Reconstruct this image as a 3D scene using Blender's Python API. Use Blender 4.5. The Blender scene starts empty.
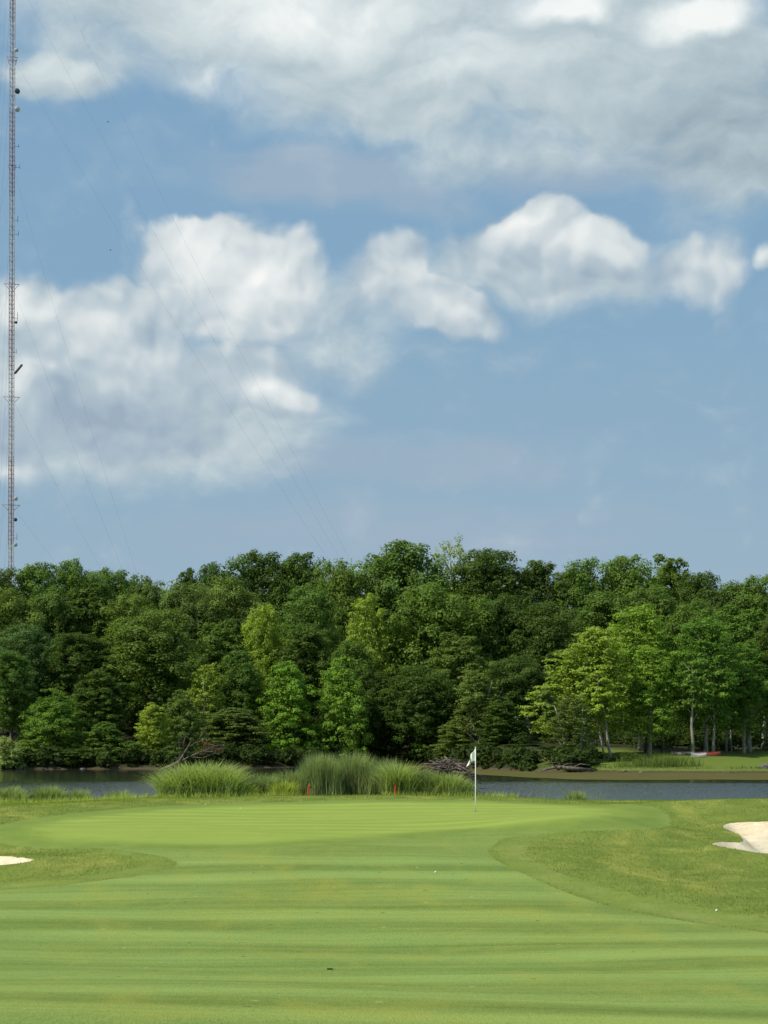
import bpy, bmesh, math, random
import numpy as np
from mathutils import Vector, Matrix
from mathutils.geometry import delaunay_2d_cdt

R = math.radians
random.seed(7)
RNG = np.random.default_rng(7)
SC = bpy.context.scene
COL = SC.collection

# ------------------------------------------------------------------ camera
F = 1800.0        # focal length in pixels at 768 x 1024
HZ = 742.0        # image row of the horizon
cam = bpy.data.cameras.new('camera')
cam.sensor_fit = 'VERTICAL'
cam.sensor_height = 24.0
cam.lens = 24.0 * F / 1024.0
cam.shift_y = (HZ - 512.0) / 1024.0
cam.clip_start = 0.1
cam.clip_end = 12000
co = bpy.data.objects.new('camera', cam)
COL.objects.link(co)
co.location = (0, 0, 0)
co.rotation_euler = (R(90), 0, 0)
SC.camera = co
SC.render.resolution_x = 768
SC.render.resolution_y = 1024

# ------------------------------------------------------------------ light, exposure
SUN_EL = 50.0
SUN_AZ = -118.0      # degrees clockwise from +Y (view direction): behind and to the left
sdir = Vector((math.sin(R(SUN_AZ)) * math.cos(R(SUN_EL)), math.cos(R(SUN_AZ)) * math.cos(R(SUN_EL)), math.sin(R(SUN_EL))))
sl = bpy.data.lights.new('sun', 'SUN')
sl.energy = 4.4
sl.angle = R(0.6)
sl.color = (1.0, 0.94, 0.83)
so = bpy.data.objects.new('sun', sl)
COL.objects.link(so)
so.rotation_euler = sdir.to_track_quat('Z', 'Y').to_euler()
so.location = (-60, -40, 90)
SC.view_settings.view_transform = 'Standard'
SC.view_settings.look = 'None'
SC.view_settings.gamma = 1
SC.view_settings.use_curve_mapping = False
SC.view_settings.exposure = 0.0
SC.cycles.max_bounces = 6
SC.cycles.transparent_max_bounces = 4

# ------------------------------------------------------------------ node helpers
class NT:
    def __init__(self, tree):
        self.t = tree; self.n = tree.nodes; self.l = tree.links
    def new(self, typ, **kw):
        nd = self.n.new(typ)
        for k, v in kw.items(): setattr(nd, k, v)
        return nd
    def put(self, sock, v):
        if v is None: return
        if isinstance(v, bpy.types.NodeSocket): self.l.new(v, sock)
        else:
            if isinstance(v, (tuple, list)) and len(v) == 3 and sock.type == 'RGBA': v = (*v, 1)
            sock.default_value = v
    def m(self, op, a, b=None, c=None, clamp=False):
        nd = self.new('ShaderNodeMath', operation=op, use_clamp=clamp)
        for i, v in enumerate((a, b, c)):
            if v is not None: self.put(nd.inputs[i], v)
        return nd.outputs[0]
    def vm(self, op, a, b=None, s=None):
        nd = self.new('ShaderNodeVectorMath', operation=op)
        self.put(nd.inputs[0], a)
        if b is not None: self.put(nd.inputs[1], b)
        if s is not None: self.put(nd.inputs['Scale'], s)
        return nd.outputs['Value'] if op in ('LENGTH', 'DOT_PRODUCT', 'DISTANCE') else nd.outputs[0]
    def mr(self, v, a, b, c=0.0, d=1.0, smooth=True):
        nd = self.new('ShaderNodeMapRange', interpolation_type='SMOOTHSTEP' if smooth else 'LINEAR')
        nd.clamp = True
        self.put(nd.inputs[0], v)
        for i, q in enumerate((a, b, c, d)): self.put(nd.inputs[1 + i], q)
        return nd.outputs[0]
    def mix(self, f, a, b, mode='MIX'):
        nd = self.new('ShaderNodeMix', data_type='RGBA', blend_type=mode)
        self.put(nd.inputs[0], f); self.put(nd.inputs[6], a); self.put(nd.inputs[7], b)
        return nd.outputs[2]
    def noise(self, v, scale, detail=4, rough=0.5, dist=0.0, dims='3D', lac=2.0):
        nd = self.new('ShaderNodeTexNoise', noise_dimensions=dims)
        self.put(nd.inputs['Vector'], v)
        nd.inputs['Scale'].default_value = scale
        nd.inputs['Detail'].default_value = detail
        nd.inputs['Roughness'].default_value = rough
        nd.inputs['Distortion'].default_value = dist
        nd.inputs['Lacunarity'].default_value = lac
        return nd.outputs[0], nd.outputs[1]
    def mapping(self, v, loc=(0, 0, 0), rot=(0, 0, 0), sc=(1, 1, 1), typ='POINT'):
        nd = self.new('ShaderNodeMapping', vector_type=typ)
        self.put(nd.inputs['Vector'], v)
        nd.inputs['Location'].default_value = loc
        nd.inputs['Rotation'].default_value = rot
        nd.inputs['Scale'].default_value = sc
        return nd.outputs[0]
    def comb(self, x, y, z=0.0):
        nd = self.new('ShaderNodeCombineXYZ')
        for i, v in enumerate((x, y, z)): self.put(nd.inputs[i], v)
        return nd.outputs[0]
    def sep(self, v):
        nd = self.new('ShaderNodeSeparateXYZ'); self.put(nd.inputs[0], v)
        return nd.outputs
    def ramp(self, f, stops, interp='LINEAR'):
        nd = self.new('ShaderNodeValToRGB'); nd.color_ramp.interpolation = interp
        e = nd.color_ramp.elements
        while len(e) < len(stops): e.new(0.5)
        for i, (p, c) in enumerate(stops): e[i].position = p; e[i].color = (*c, 1)
        self.put(nd.inputs[0], f)
        return nd.outputs[0]

# ------------------------------------------------------------------ world: sky and clouds
def sky_uv(px, py):
    v = Vector(((px - 384) / F, 1, (HZ - py) / F)).normalized()
    return math.atan2(v.x, v.y) * 10, math.asin(v.z) * 10

PXU = 10.0 / F * 0.955       # one picture pixel in sky units (about)

def build_world():
    w = bpy.data.worlds.new('World'); SC.world = w; w.use_nodes = True
    t = NT(w.node_tree); t.n.clear()
    out = t.new('ShaderNodeOutputWorld'); bg = t.new('ShaderNodeBackground')
    t.l.new(bg.outputs[0], out.inputs[0])
    sky = t.new('ShaderNodeTexSky', sky_type='NISHITA')
    sky.sun_disc = False
    sky.sun_elevation = R(SUN_EL); sky.sun_rotation = R(SUN_AZ)
    sky.altitude = 200; sky.air_density = 1.0; sky.dust_density = 1.2; sky.ozone_density = 1.3
    tc = t.new('ShaderNodeTexCoord')
    d = tc.outputs['Generated']
    x, y, z = t.sep(d)
    az = t.m('MULTIPLY', t.m('ARCTAN2', x, y), 10.0)
    el = t.m('MULTIPLY', t.m('ARCSINE', t.m('MINIMUM', t.m('MAXIMUM', z, -1.0), 1.0)), 10.0)
    p = t.comb(az, el, 0.0)
    # domain warp: large soft and small sharp
    wv = t.noise(p, 1.6, 3, 0.5)[1]
    pw = t.vm('ADD', p, t.vm('SCALE', t.vm('SUBTRACT', wv, (0.5, 0.5, 0.5)), s=0.34))
    wv2 = t.noise(p, 7.0, 4, 0.55)[1]
    pw = t.vm('ADD', pw, t.vm('SCALE', t.vm('SUBTRACT', wv2, (0.5, 0.5, 0.5)), s=0.06))

    def ell(px, py, rx, ry, amp, rot=0.0, inner=0.25, q=None):
        cx, cy = sky_uv(px, py)
        mp = t.mapping(pw if q is None else q, (cx, cy, 0), (0, 0, R(rot)), (rx * PXU, ry * PXU, 1), 'TEXTURE')
        ln = t.vm('LENGTH', mp)
        return t.mr(ln, 1.0, inner, 0.0, amp)
    def union(lst, op='MAXIMUM'):
        r = lst[0]
        for q in lst[1:]: r = t.m(op, r, q)
        return r
    def puff(q, sc, det=3.0):
        vo = t.new('ShaderNodeTexVoronoi', voronoi_dimensions='2D', feature='SMOOTH_F1')
        vo.normalize = True
        t.put(vo.inputs['Vector'], q)
        vo.inputs['Scale'].default_value = sc
        vo.inputs['Detail'].default_value = det
        vo.inputs['Roughness'].default_value = 0.5
        vo.inputs['Smoothness'].default_value = 0.6
        return t.m('SUBTRACT', 1.0, vo.outputs['Distance'])
    # ---- layer A: crisp cumulus
    A = [(225, 280, 130, 88, 1.0, 0), (195, 258, 72, 58, 1.0, 0), (268, 285, 90, 76, 1.0, 0),
         (120, 330, 130, 72, .85, 0), (22, 320, 80, 66, .88, 0), (85, 400, 190, 75, .72, 0), (235, 375, 110, 60, .8, 0),
         (140, 435, 200, 52, .40, 0), (275, 392, 60, 34, .95, 0), (10, 435, 60, 60, .8, 0),
         (388, 275, 62, 58, .8, 0), (440, 310, 90, 42, .9, -22), (500, 255, 95, 52, .72, 10), (540, 230, 85, 44, 1.0, 6),
         (600, 248, 62, 48, .95, 0), (575, 275, 90, 36, .48, 0), (700, 264, 92, 46, .66, 0), (776, 258, 30, 22, .5, 0)]
    EA = union([ell(*a) for a in A])
    fb = t.noise(pw, 3.0, 7, 0.55, 0.0)[0]
    fs0 = t.noise(pw, 2.3, 2.5, 0.5, 0.0)[0]
    L = Vector((-0.55, 0.83, 0)) 
    P0 = puff(pw, 3.4, 2.0)
    P1 = puff(t.vm('ADD', pw, tuple(L * 0.07)), 3.4, 2.0)
    fb1 = t.noise(t.vm('ADD', pw, tuple(L * 0.10)), 2.3, 2.5, 0.5, 0.0)[0]
    dens = t.m('ADD', EA, t.m('ADD', t.m('MULTIPLY', t.m('SUBTRACT', fb, 0.5), 0.80), t.m('MULTIPLY', t.m('SUBTRACT', P0, 0.62), 0.65)))
    # own light: which flanks catch the sun
    HL = [(190, 242, 100, 56, 1.0, 0), (245, 272, 125, 90, 1.0, 0), (270, 385, 60, 26, .95, 0),
          (20, 300, 80, 44, .75, 0), (12, 395, 50, 55, .75, 0), (105, 350, 140, 55, .45, 0), (5, 465, 34, 26, .75, 0),
          (535, 220, 72, 26, 1.0, 8), (592, 240, 55, 34, .95, 0), (395, 272, 55, 45, .55, 0), (448, 315, 64, 28, .65, -22),
          (700, 262, 70, 30, .42, 0), (772, 256, 28, 22, .5, 0)]
    EH = union([ell(*a, -0.25) for a in HL])
    CR = union([ell(215, 250, 150, 90, 1, 0), ell(545, 225, 115, 50, 1, 6), ell(430, 300, 95, 50, .8, -20)])
    covA = t.mr(dens, t.m('ADD', 0.10, t.m('MULTIPLY', CR, 0.10)), t.m('SUBTRACT', 0.72, t.m('MULTIPLY', CR, 0.26)))
    slope = t.m('ADD', t.m('MULTIPLY', t.m('SUBTRACT', P0, P1), 0.85), t.m('MULTIPLY', t.m('SUBTRACT', fs0, fb1), 1.1))
    litA = t.m('ADD', t.m('MULTIPLY', EH, 0.66), t.m('ADD', 0.30, slope), clamp=True)
    litA = t.m('SUBTRACT', litA, ell(120, 440, 280, 75, .26, 0), clamp=True)
    colA = t.ramp(litA, [(0.0, (0.33, 0.43, 0.53)), (0.33, (0.47, 0.565, 0.63)), (0.62, (0.68, 0.74, 0.76)), (1.0, (0.93, 0.94, 0.92))])
    # ---- layer B: soft high bank across the top
    Bl = [(300, 5, 400, 105, 1.05, 0), (400, 80, 270, 90, .9, 0), (170, 50, 210, 62, .6, 0), (620, 60, 260, 130, 1.0, 0), (740, 140, 170, 95, .8, 0),
          (58, 78, 88, 34, .8, 0), (500, 140, 190, 55, .5, 0), (160, 420, 250, 85, .95, 0), (60, 400, 140, 110, .8, 0),
          (340, 330, 100, 80, .5, 0), (520, 275, 250, 52, .66, 0)]
    EB = union([ell(*a) for a in Bl])
    fbB = t.noise(t.mapping(pw, (3.1, 1.7, 0), (0, 0, 0), (1.0, 1.6, 1)), 1.9, 8, 0.55, 0.2)[0]
    fbB1 = t.noise(t.mapping(t.vm('ADD', pw, tuple(L * 0.09)), (3.1, 1.7, 0), (0, 0, 0), (1.0, 1.6, 1)), 1.9, 8, 0.55, 0.2)[0]
    covB = t.mr(t.m('ADD', EB, t.m('MULTIPLY', t.m('SUBTRACT', fbB, 0.5), 1.1)), 0.0, 0.80)
    HB = [(560, 5, 75, 28, .9, 0), (700, 12, 95, 26, .9, 0), (300, 20, 190, 50, .6, 0), (230, 85, 80, 22, .4, 0), (60, 72, 50, 20, .4, 0), (470, 60, 110, 36, .35, 0)]
    EHB = union([ell(*a) for a in HB])
    litB = t.m('ADD', t.m('MULTIPLY', EHB, 0.7), t.m('ADD', 0.42, t.m('MULTIPLY', t.m('SUBTRACT', fbB, fbB1), 0.9)), clamp=True)
    DK = union([ell(730, 130, 190, 110, .26, 0), ell(520, 180, 150, 60, .12, 0)])
    litB = t.m('SUBTRACT', litB, DK, clamp=True)
    colB = t.ramp(litB, [(0.0, (0.30, 0.40, 0.47)), (0.35, (0.46, 0.56, 0.61)), (0.7, (0.66, 0.74, 0.76)), (1.0, (0.90, 0.93, 0.92))])
    # ---- layer C: thin mauve streaks and low haze
    fC = t.noise(t.mapping(p, (9, 2, 0), (0, 0, R(-3)), (0.7, 2.6, 1)), 1.5, 6, 0.55, 0.4)[0]
    EC = union([ell(330, 180, 230, 45, .9, -4), ell(600, 175, 250, 36, .7, 0), ell(400, 460, 330, 50, .7, 0), ell(420, 530, 500, 60, .6, 0)])
    covC = t.m('MULTIPLY', t.mr(t.m('ADD', EC, t.m('MULTIPLY', t.m('SUBTRACT', fC, 0.5), 1.2)), 0.08, 0.95), 0.85)
    # ---- far around: broken cloud outside the picture
    out_m = t.mr(t.vm('LENGTH', t.mapping(p, (*sky_uv(384, 300), 0), (0, 0, 0), (3.0, 3.3, 1), 'TEXTURE')), 0.95, 1.6)
    fD = t.noise(t.vm('MULTIPLY', d, (1, 1, 2.2)), 2.4, 7, 0.55, 0.2)[0]
    covD = t.m('MULTIPLY', t.m('MULTIPLY', t.mr(fD, 0.50, 0.66), out_m), t.mr(z, 0.02, 0.15))
    K = 1.0 / WS
    def k(c): return tuple(v * K for v in c)
    base = t.mix(0.90, t.mix(1.0, sky.outputs[0], (0.80, 0.88, 0.92), 'MULTIPLY'), t.ramp(t.m('DIVIDE', el, 4.2), [(0.0, k((0.38, 0.48, 0.58))), (0.35, k((0.295, 0.445, 0.575))), (0.6, k((0.245, 0.415, 0.58))), (1.0, k((0.22, 0.39, 0.585)))]))
    c = t.mix(covC, base, k((0.345, 0.445, 0.555)))
    def kk(col): return t.mix(1.0, col, (K, K, K), 'MULTIPLY')
    c = t.mix(covB, c, kk(colB))
    c = t.mix(covA, c, kk(colA))
    c = t.mix(covD, c, k((0.62, 0.68, 0.72)))
    t.put(bg.inputs[0], c)
    bg.inputs[1].default_value = WS
WS = 0.08
build_world()

# ------------------------------------------------------------------ mesh helpers
def tag(o, label=None, cat=None, group=None, kind=None):
    if label: o['label'] = label
    if cat: o['category'] = cat
    if group: o['group'] = group
    if kind: o['kind'] = kind
    return o

def empty(name, loc, rz=0.0, **kw):
    o = bpy.data.objects.new(name, None); COL.objects.link(o)
    o.location = loc; o.rotation_euler = (0, 0, rz); o.empty_display_size = 0.3
    return tag(o, **kw)

def link(name, me, mat=None, parent=None, loc=None, smooth=False, **kw):
    o = bpy.data.objects.new(name, me); COL.objects.link(o)
    if mat is not None and not me.materials: me.materials.append(mat)
    if parent: o.parent = parent
    if loc is not None: o.location = loc
    if smooth: me.shade_smooth()
    return tag(o, **kw)

class MB:
    def __init__(self): self.v = []; self.f = []; self.mi = []
    def add(self, vs, fs, mi=0):
        b = len(self.v); self.v.extend([tuple(q) for q in vs])
        for q in fs: self.f.append(tuple(b + i for i in q)); self.mi.append(mi)
    def tube(self, pts, rad, n=7, cap=True, mi=0):
        pts = [Vector(q) for q in pts]
        if not hasattr(rad, '__len__'): rad = [rad] * len(pts)
        vs = []; fs = []; ref = None
        for i, q in enumerate(pts):
            a = pts[max(0, i - 1)]; b = pts[min(len(pts) - 1, i + 1)]
            d = (b - a).normalized()
            if ref is None:
                ref = Vector((1, 0, 0)) if abs(d.x) < .8 else Vector((0, 1, 0))
            u = (ref - d * ref.dot(d)).normalized(); w = d.cross(u); ref = u
            for k in range(n):
                a2 = 2 * math.pi * k / n
                vs.append(q + (u * math.cos(a2) + w * math.sin(a2)) * rad[i])
        for i in range(len(pts) - 1):
            for k in range(n):
                fs.append((i * n + k, i * n + (k + 1) % n, (i + 1) * n + (k + 1) % n, (i + 1) * n + k))
        if cap:
            fs.append(tuple(reversed(range(n)))); fs.append(tuple((len(pts) - 1) * n + k for k in range(n)))
        self.add(vs, fs, mi)
    def box(self, c, s, rz=0.0, mi=0):
        cx, cy, cz = c; a, b, d = s[0] / 2, s[1] / 2, s[2] / 2
        vs = []
        for sx, sy, sz in ((-1, -1, -1), (1, -1, -1), (1, 1, -1), (-1, 1, -1), (-1, -1, 1), (1, -1, 1), (1, 1, 1), (-1, 1, 1)):
            x, y = sx * a, sy * b
            vs.append((cx + x * math.cos(rz) - y * math.sin(rz), cy + x * math.sin(rz) + y * math.cos(rz), cz + sz * d))
        self.add(vs, [(0, 3, 2, 1), (4, 5, 6, 7), (0, 1, 5, 4), (1, 2, 6, 5), (2, 3, 7, 6), (3, 0, 4, 7)], mi)
    def mesh(self, name='mesh'):
        me = bpy.data.meshes.new(name); me.from_pydata(self.v, [], self.f); me.update()
        return me
    def build(self, name, mat, parent=None, smooth=True, **kw):
        return link(name, self.mesh(name), mat, parent, smooth=smooth, **kw)

def np_mesh(name, V, Fq, attr=None):
    """V (n,3), Fq (m,k) with constant k; attr: dict name-> per-vertex float"""
    me = bpy.data.meshes.new(name)
    n = len(V); m, k = Fq.shape
    me.vertices.add(n); me.vertices.foreach_set('co', np.asarray(V, np.float32).ravel())
    me.loops.add(m * k); me.loops.foreach_set('vertex_index', Fq.astype(np.int32).ravel())
    me.polygons.add(m)
    me.polygons.foreach_set('loop_start', np.arange(0, m * k, k, dtype=np.int32))
    me.polygons.foreach_set('loop_total', np.full(m, k, np.int32))
    if attr:
        for a, val in attr.items():
            at = me.attributes.new(a, 'FLOAT', 'POINT'); at.data.foreach_set('value', np.asarray(val, np.float32))
    me.update(calc_edges=True)
    return me

# ------------------------------------------------------------------ materials
def mat_new(name):
    m = bpy.data.materials.new(name); m.use_nodes = True
    t = NT(m.node_tree); t.n.clear()
    out = t.new('ShaderNodeOutputMaterial')
    return m, t, out

def principled(t, out, col, rough=0.7, bump=None, bstr=0.3, bdist=0.02, spec=0.3, metal=0.0):
    b = t.new('ShaderNodeBsdfPrincipled')
    t.put(b.inputs['Base Color'], col); t.put(b.inputs['Roughness'], rough)
    b.inputs['Specular IOR Level'].default_value = spec; b.inputs['Metallic'].default_value = metal
    if bump is not None:
        bn = t.new('ShaderNodeBump'); t.put(bn.inputs['Height'], bump)
        t.put(bn.inputs['Strength'], bstr); bn.inputs['Distance'].default_value = bdist
        t.l.new(bn.outputs[0], b.inputs['Normal'])
    t.l.new(b.outputs[0], out.inputs[0])
    return b

def simple_mat(name, c1, c2=None, scale=8.0, rough=0.6, spec=0.3, metal=0.0, bstr=0.2, bdist=0.01):
    m, t, out = mat_new(name)
    tc = t.new('ShaderNodeTexCoord')
    n = t.noise(tc.outputs['Object'], scale, 5, 0.6)[0]
    col = t.mix(t.mr(n, 0.35, 0.65), c1, c2 or tuple(v * .8 for v in c1))
    principled(t, out, col, rough, n, bstr, bdist, spec, metal)
    return m

def grass_mat(name, dark, light, stripes=None, fine=60.0, patch=0.5, yellow=(0.30, 0.30, 0.06), yamt=0.25, bstr=0.5, bdist=0.012, specks=False, blend=None):
    m, t, out = mat_new(name)
    geo = t.new('ShaderNodeNewGeometry'); p = geo.outputs['Position']
    flat = t.vm('MULTIPLY', p, (1, 1, 0))
    n1 = t.noise(flat, patch, 5, 0.6, 0.4)[0]
    n2 = t.noise(t.mapping(flat, sc=(1, 1.0, 1)), 5.0, 6, 0.7)[0]
    n3 = t.noise(flat, fine, 3, 0.7)[0]
    f = t.m('ADD', t.m('MULTIPLY', t.m('SUBTRACT', n1, 0.5), 1.3), 0.5)
    if stripes:
        per, amp = stripes
        wob = t.noise(t.mapping(flat, sc=(0.05, 0.09, 1)), 1.0, 3, 0.5)[0]
        xs, ys, zs = t.sep(flat)
        ph = t.m('ADD', t.m('MULTIPLY', ys, 2 * math.pi / per), t.m('ADD', t.m('MULTIPLY', xs, 0.045), t.m('MULTIPLY', wob, 9.5)))
        s = t.m('SINE', ph)
        s = t.m('MULTIPLY', t.mr(s, -0.75, 0.75, -1.0, 1.0), 1.0)
        st = t.noise(t.mapping(flat, sc=(0.13, 1.9, 1)), 1.0, 5, 0.62, 0.5)[0]     # long streaks along the mower's run
        amod = t.mr(t.noise(t.mapping(flat, sc=(0.07, 0.12, 1)), 1.0, 2, 0.5)[0], 0.32, 0.68, 0.15, 1.35)
        f = t.m('ADD', t.m('MULTIPLY', f, 0.45), t.m('ADD', 0.28, t.m('ADD', t.m('MULTIPLY', t.m('MULTIPLY', s, amod), amp), t.m('MULTIPLY', t.m('SUBTRACT', st, 0.5), 1.1))))
    f = t.m('ADD', f, t.m('MULTIPLY', t.m('SUBTRACT', n2, 0.5), 0.75))
    n4 = t.noise(t.mapping(flat, (7, 3, 0), sc=(1, 0.16, 1)), fine * 1.2, 2, 0.6)[0]
    n5 = t.noise(t.mapping(flat, (2, 9, 0), sc=(1, 0.22, 1)), fine * 0.35, 3, 0.65)[0]
    f = t.m('ADD', f, t.m('ADD', t.m('MULTIPLY', t.m('SUBTRACT', n5, 0.5), 0.75), t.m('MULTIPLY', t.m('SUBTRACT', n4, 0.5), 1.1)), clamp=True)
    col = t.mix(f, dark, light)
    ny = t.noise(t.mapping(flat, (13, 5, 0), sc=(1.3, 0.5, 1)), 0.55, 6, 0.62, 0.8)[0]
    col = t.mix(t.m('MULTIPLY', t.mr(ny, 0.46, 0.70), yamt), col, yellow)
    for an, other in (blend or {}).items():      # the cuts pass into each other over a hand's width
        at = t.new('ShaderNodeAttribute', attribute_name=an)
        oc = t.mix(f, other[0], other[1])
        col = t.mix(t.m('MULTIPLY', at.outputs['Fac'], 0.5), col, oc)
    if specks:      # bluer and more olive areas of turf
        tl = t.noise(t.mapping(flat, (31, 8, 0), sc=(0.8, 0.55, 1)), 0.22, 4, 0.6, 0.5)[0]
        col = t.mix(t.mr(tl, 0.42, 0.66, 0.0, 0.45), col, t.mix(1.0, col, (0.90, 1.02, 1.12), 'MULTIPLY'))
        col = t.mix(t.mr(tl, 0.32, 0.48, 0.5, 0.0), col, t.mix(1.0, col, (1.03, 0.95, 0.82), 'MULTIPLY'))
    if specks:      # clippings, worn spots and little scars in the turf
        vo = t.new('ShaderNodeTexVoronoi', voronoi_dimensions='2D'); t.put(vo.inputs['Vector'], t.mapping(flat, sc=(1, 0.5, 1))); vo.inputs['Scale'].default_value = 1.1
        rr = t.sep(vo.outputs['Color'])[0]
        sp = t.m('MULTIPLY', t.m('LESS_THAN', vo.outputs['Distance'], t.m('MULTIPLY', rr, 0.045)), t.m('GREATER_THAN', rr, 0.62))
        col = t.mix(t.m('MULTIPLY', sp, 0.6), col, t.mix(t.m('GREATER_THAN', t.sep(vo.outputs['Color'])[1], 0.5), (0.36, 0.36, 0.15), (0.09, 0.075, 0.035)))
    h = t.m('ADD', t.m('MULTIPLY', n4, 0.6), t.m('ADD', n5, n2))
    b = principled(t, out, col, 0.9, h, bstr, bdist, 0.04)
    return m

M = {}
CF = ((0.128, 0.182, 0.036), (0.245, 0.325, 0.082)); CG = ((0.210, 0.282, 0.046), (0.275, 0.350, 0.070)); CC = ((0.112, 0.172, 0.030), (0.200, 0.268, 0.054))
CR_ = ((0.098, 0.140, 0.024), (0.220, 0.270, 0.054)); CU = ((0.130, 0.180, 0.032), (0.225, 0.285, 0.058))
M['fairway'] = grass_mat('fairway_grass', *CF, stripes=(3.7, 0.27), fine=60, patch=0.22, yellow=(0.29, 0.30, 0.055), yamt=0.40, bstr=0.8, bdist=0.015, specks=True, blend={'to_collar': CC})
M['green'] = grass_mat('green_turf', *CG, stripes=(1.7, 0.22), fine=90, patch=0.35, yamt=0.12, yellow=(0.36, 0.44, 0.09), bstr=0.2, blend={'to_green': CC})
M['collar'] = grass_mat('collar_grass', *CC, fine=60, patch=0.6, yamt=0.25, yellow=(0.25, 0.29, 0.06), blend={'to_green': CG, 'to_collar': CF})
M['rough'] = grass_mat('rough_turf', *CR_, fine=24, patch=0.8, yellow=(0.31, 0.315, 0.07), yamt=0.75, bstr=1.0, bdist=0.04, blend={'to_cut': CU, 'to_collar': CC})
M['cut'] = grass_mat('first_cut_turf', *CU, fine=36, patch=0.7, yellow=(0.27, 0.30, 0.10), yamt=0.45, bstr=0.8, bdist=0.025, blend={'to_cut': CR_, 'to_collar': CC})

def ground_mat():
    m, t, out = mat_new('far_ground')
    geo = t.new('ShaderNodeNewGeometry'); p = geo.outputs['Position']
    n1 = t.noise(p, 0.25, 6, 0.6)[0]; n2 = t.noise(p, 3.0, 5, 0.65)[0]
    lawn = t.attr = None
    a = t.new('ShaderNodeAttribute', attribute_name='lawn')
    litter = t.mix(n2, (0.026, 0.024, 0.014), (0.060, 0.050, 0.030))
    litter = t.mix(t.mr(n1, 0.45, 0.6, 0, 0.6), litter, (0.035, 0.06, 0.016))
    grass = t.mix(n2, (0.085, 0.125, 0.020), (0.165, 0.215, 0.036))
    col = t.mix(a.outputs['Fac'], litter, grass)
    z = t.sep(p)[2]
    bank = t.mr(t.m('ADD', z, t.m('MULTIPLY', n2, 0.2)), -3.0, -2.9, 1.0, 0.0)
    soil = t.mix(n2, (0.04, 0.032, 0.018), (0.13, 0.10, 0.058))
    col = t.mix(bank, col, soil)
    principled(t, out, col, 0.9, n2, 0.8, 0.15, 0.1)
    return m
M['ground'] = ground_mat()

def water_mat():
    m, t, out = mat_new('pond_water')
    geo = t.new('ShaderNodeNewGeometry'); p = geo.outputs['Position']
    x, y, z = t.sep(p)
    # wind reaches the open middle; the strip under the far bank lies calm
    q = t.mapping(p, sc=(1.0, 1.7, 1))
    n1 = t.noise(q, 1.6, 5, 0.62, 0.3)[0]
    n2 = t.noise(q, 5.5, 4, 0.6, 0.2)[0]
    big = t.noise(t.mapping(p, sc=(0.5, 1.0, 1)), 0.07, 3, 0.5)[0]
    far = t.mr(t.m('ADD', y, t.m('MULTIPLY', big, 26.0)), 150.0, 172.0, 1.0, 0.05)
    left = t.mr(t.m('ADD', x, t.m('MULTIPLY', y, 0.04)), -26.0, 2.0, 0.45, 1.0)
    st = t.m('MULTIPLY', far, left)
    h = t.m('ADD', n1, t.m('MULTIPLY', n2, 0.45))
    b = principled(t, out, t.mix(n1, (0.018, 0.022, 0.014), (0.028, 0.032, 0.020)), 0.10, None, 0, 0, 0.5)
    b.inputs['IOR'].default_value = 1.333
    # wave slopes taken straight from the noise: a bump would be filtered flat at this grazing view
    c1 = t.noise(q, 2.6, 4, 0.6, 0.2)[1]
    sx, sy, sz = t.sep(t.vm('SUBTRACT', c1, (0.5, 0.5, 0.5)))
    # from a low bank mostly the near faces of the ripples are seen
    sl_ = t.comb(t.m('MULTIPLY', sx, 0.5), t.m('MULTIPLY', t.m('ABSOLUTE', sy), -1.0), 0.0)
    nn = t.vm('NORMALIZE', t.vm('ADD', t.vm('SCALE', sl_, s=t.m('MULTIPLY', st, 1.9)), (0, 0, 1)))
    t.l.new(nn, b.inputs['Normal'])
    return m
M['water'] = water_mat()

def weed_mat():
    m, t, out = mat_new('floating_weed')
    geo = t.new('ShaderNodeNewGeometry'); p = geo.outputs['Position']
    n = t.noise(t.mapping(p, sc=(0.5, 1.6, 1)), 0.8, 6, 0.65)[0]
    n2 = t.noise(p, 6, 4, 0.6)[0]
    col = t.mix(t.mr(n, 0.35, 0.65), (0.070, 0.060, 0.018), (0.118, 0.098, 0.030))
    col = t.mix(t.m('MULTIPLY', n2, 0.4), col, (0.12, 0.15, 0.05))
    principled(t, out, col, 0.95, n2, 0.4, 0.03, 0.03)
    return m
M['weed'] = weed_mat()

def sand_mat():
    m, t, out = mat_new('bunker_sand')
    geo = t.new('ShaderNodeNewGeometry'); p = geo.outputs['Position']
    n = t.noise(p, 1.4, 5, 0.6, 0.5)[0]; n2 = t.noise(t.mapping(p, rot=(0, 0, 0.5), sc=(1, 5, 1)), 5, 4, 0.6)[0]
    col = t.mix(t.mr(n, 0.35, 0.65), (0.72, 0.61, 0.41), (0.86, 0.755, 0.54))
    rk = t.noise(t.mapping(p, rot=(0, 0, 0.25), sc=(0.6, 7, 1)), 3.0, 3, 0.6, 0.6)[0]
    col = t.mix(t.m('MULTIPLY', t.mr(rk, 0.52, 0.66), 0.20), col, (0.46, 0.37, 0.235))
    principled(t, out, col, 0.95, t.m('ADD', n2, rk), 1.0, 0.05, 0.1)
    return m
M['sand'] = sand_mat()

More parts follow.
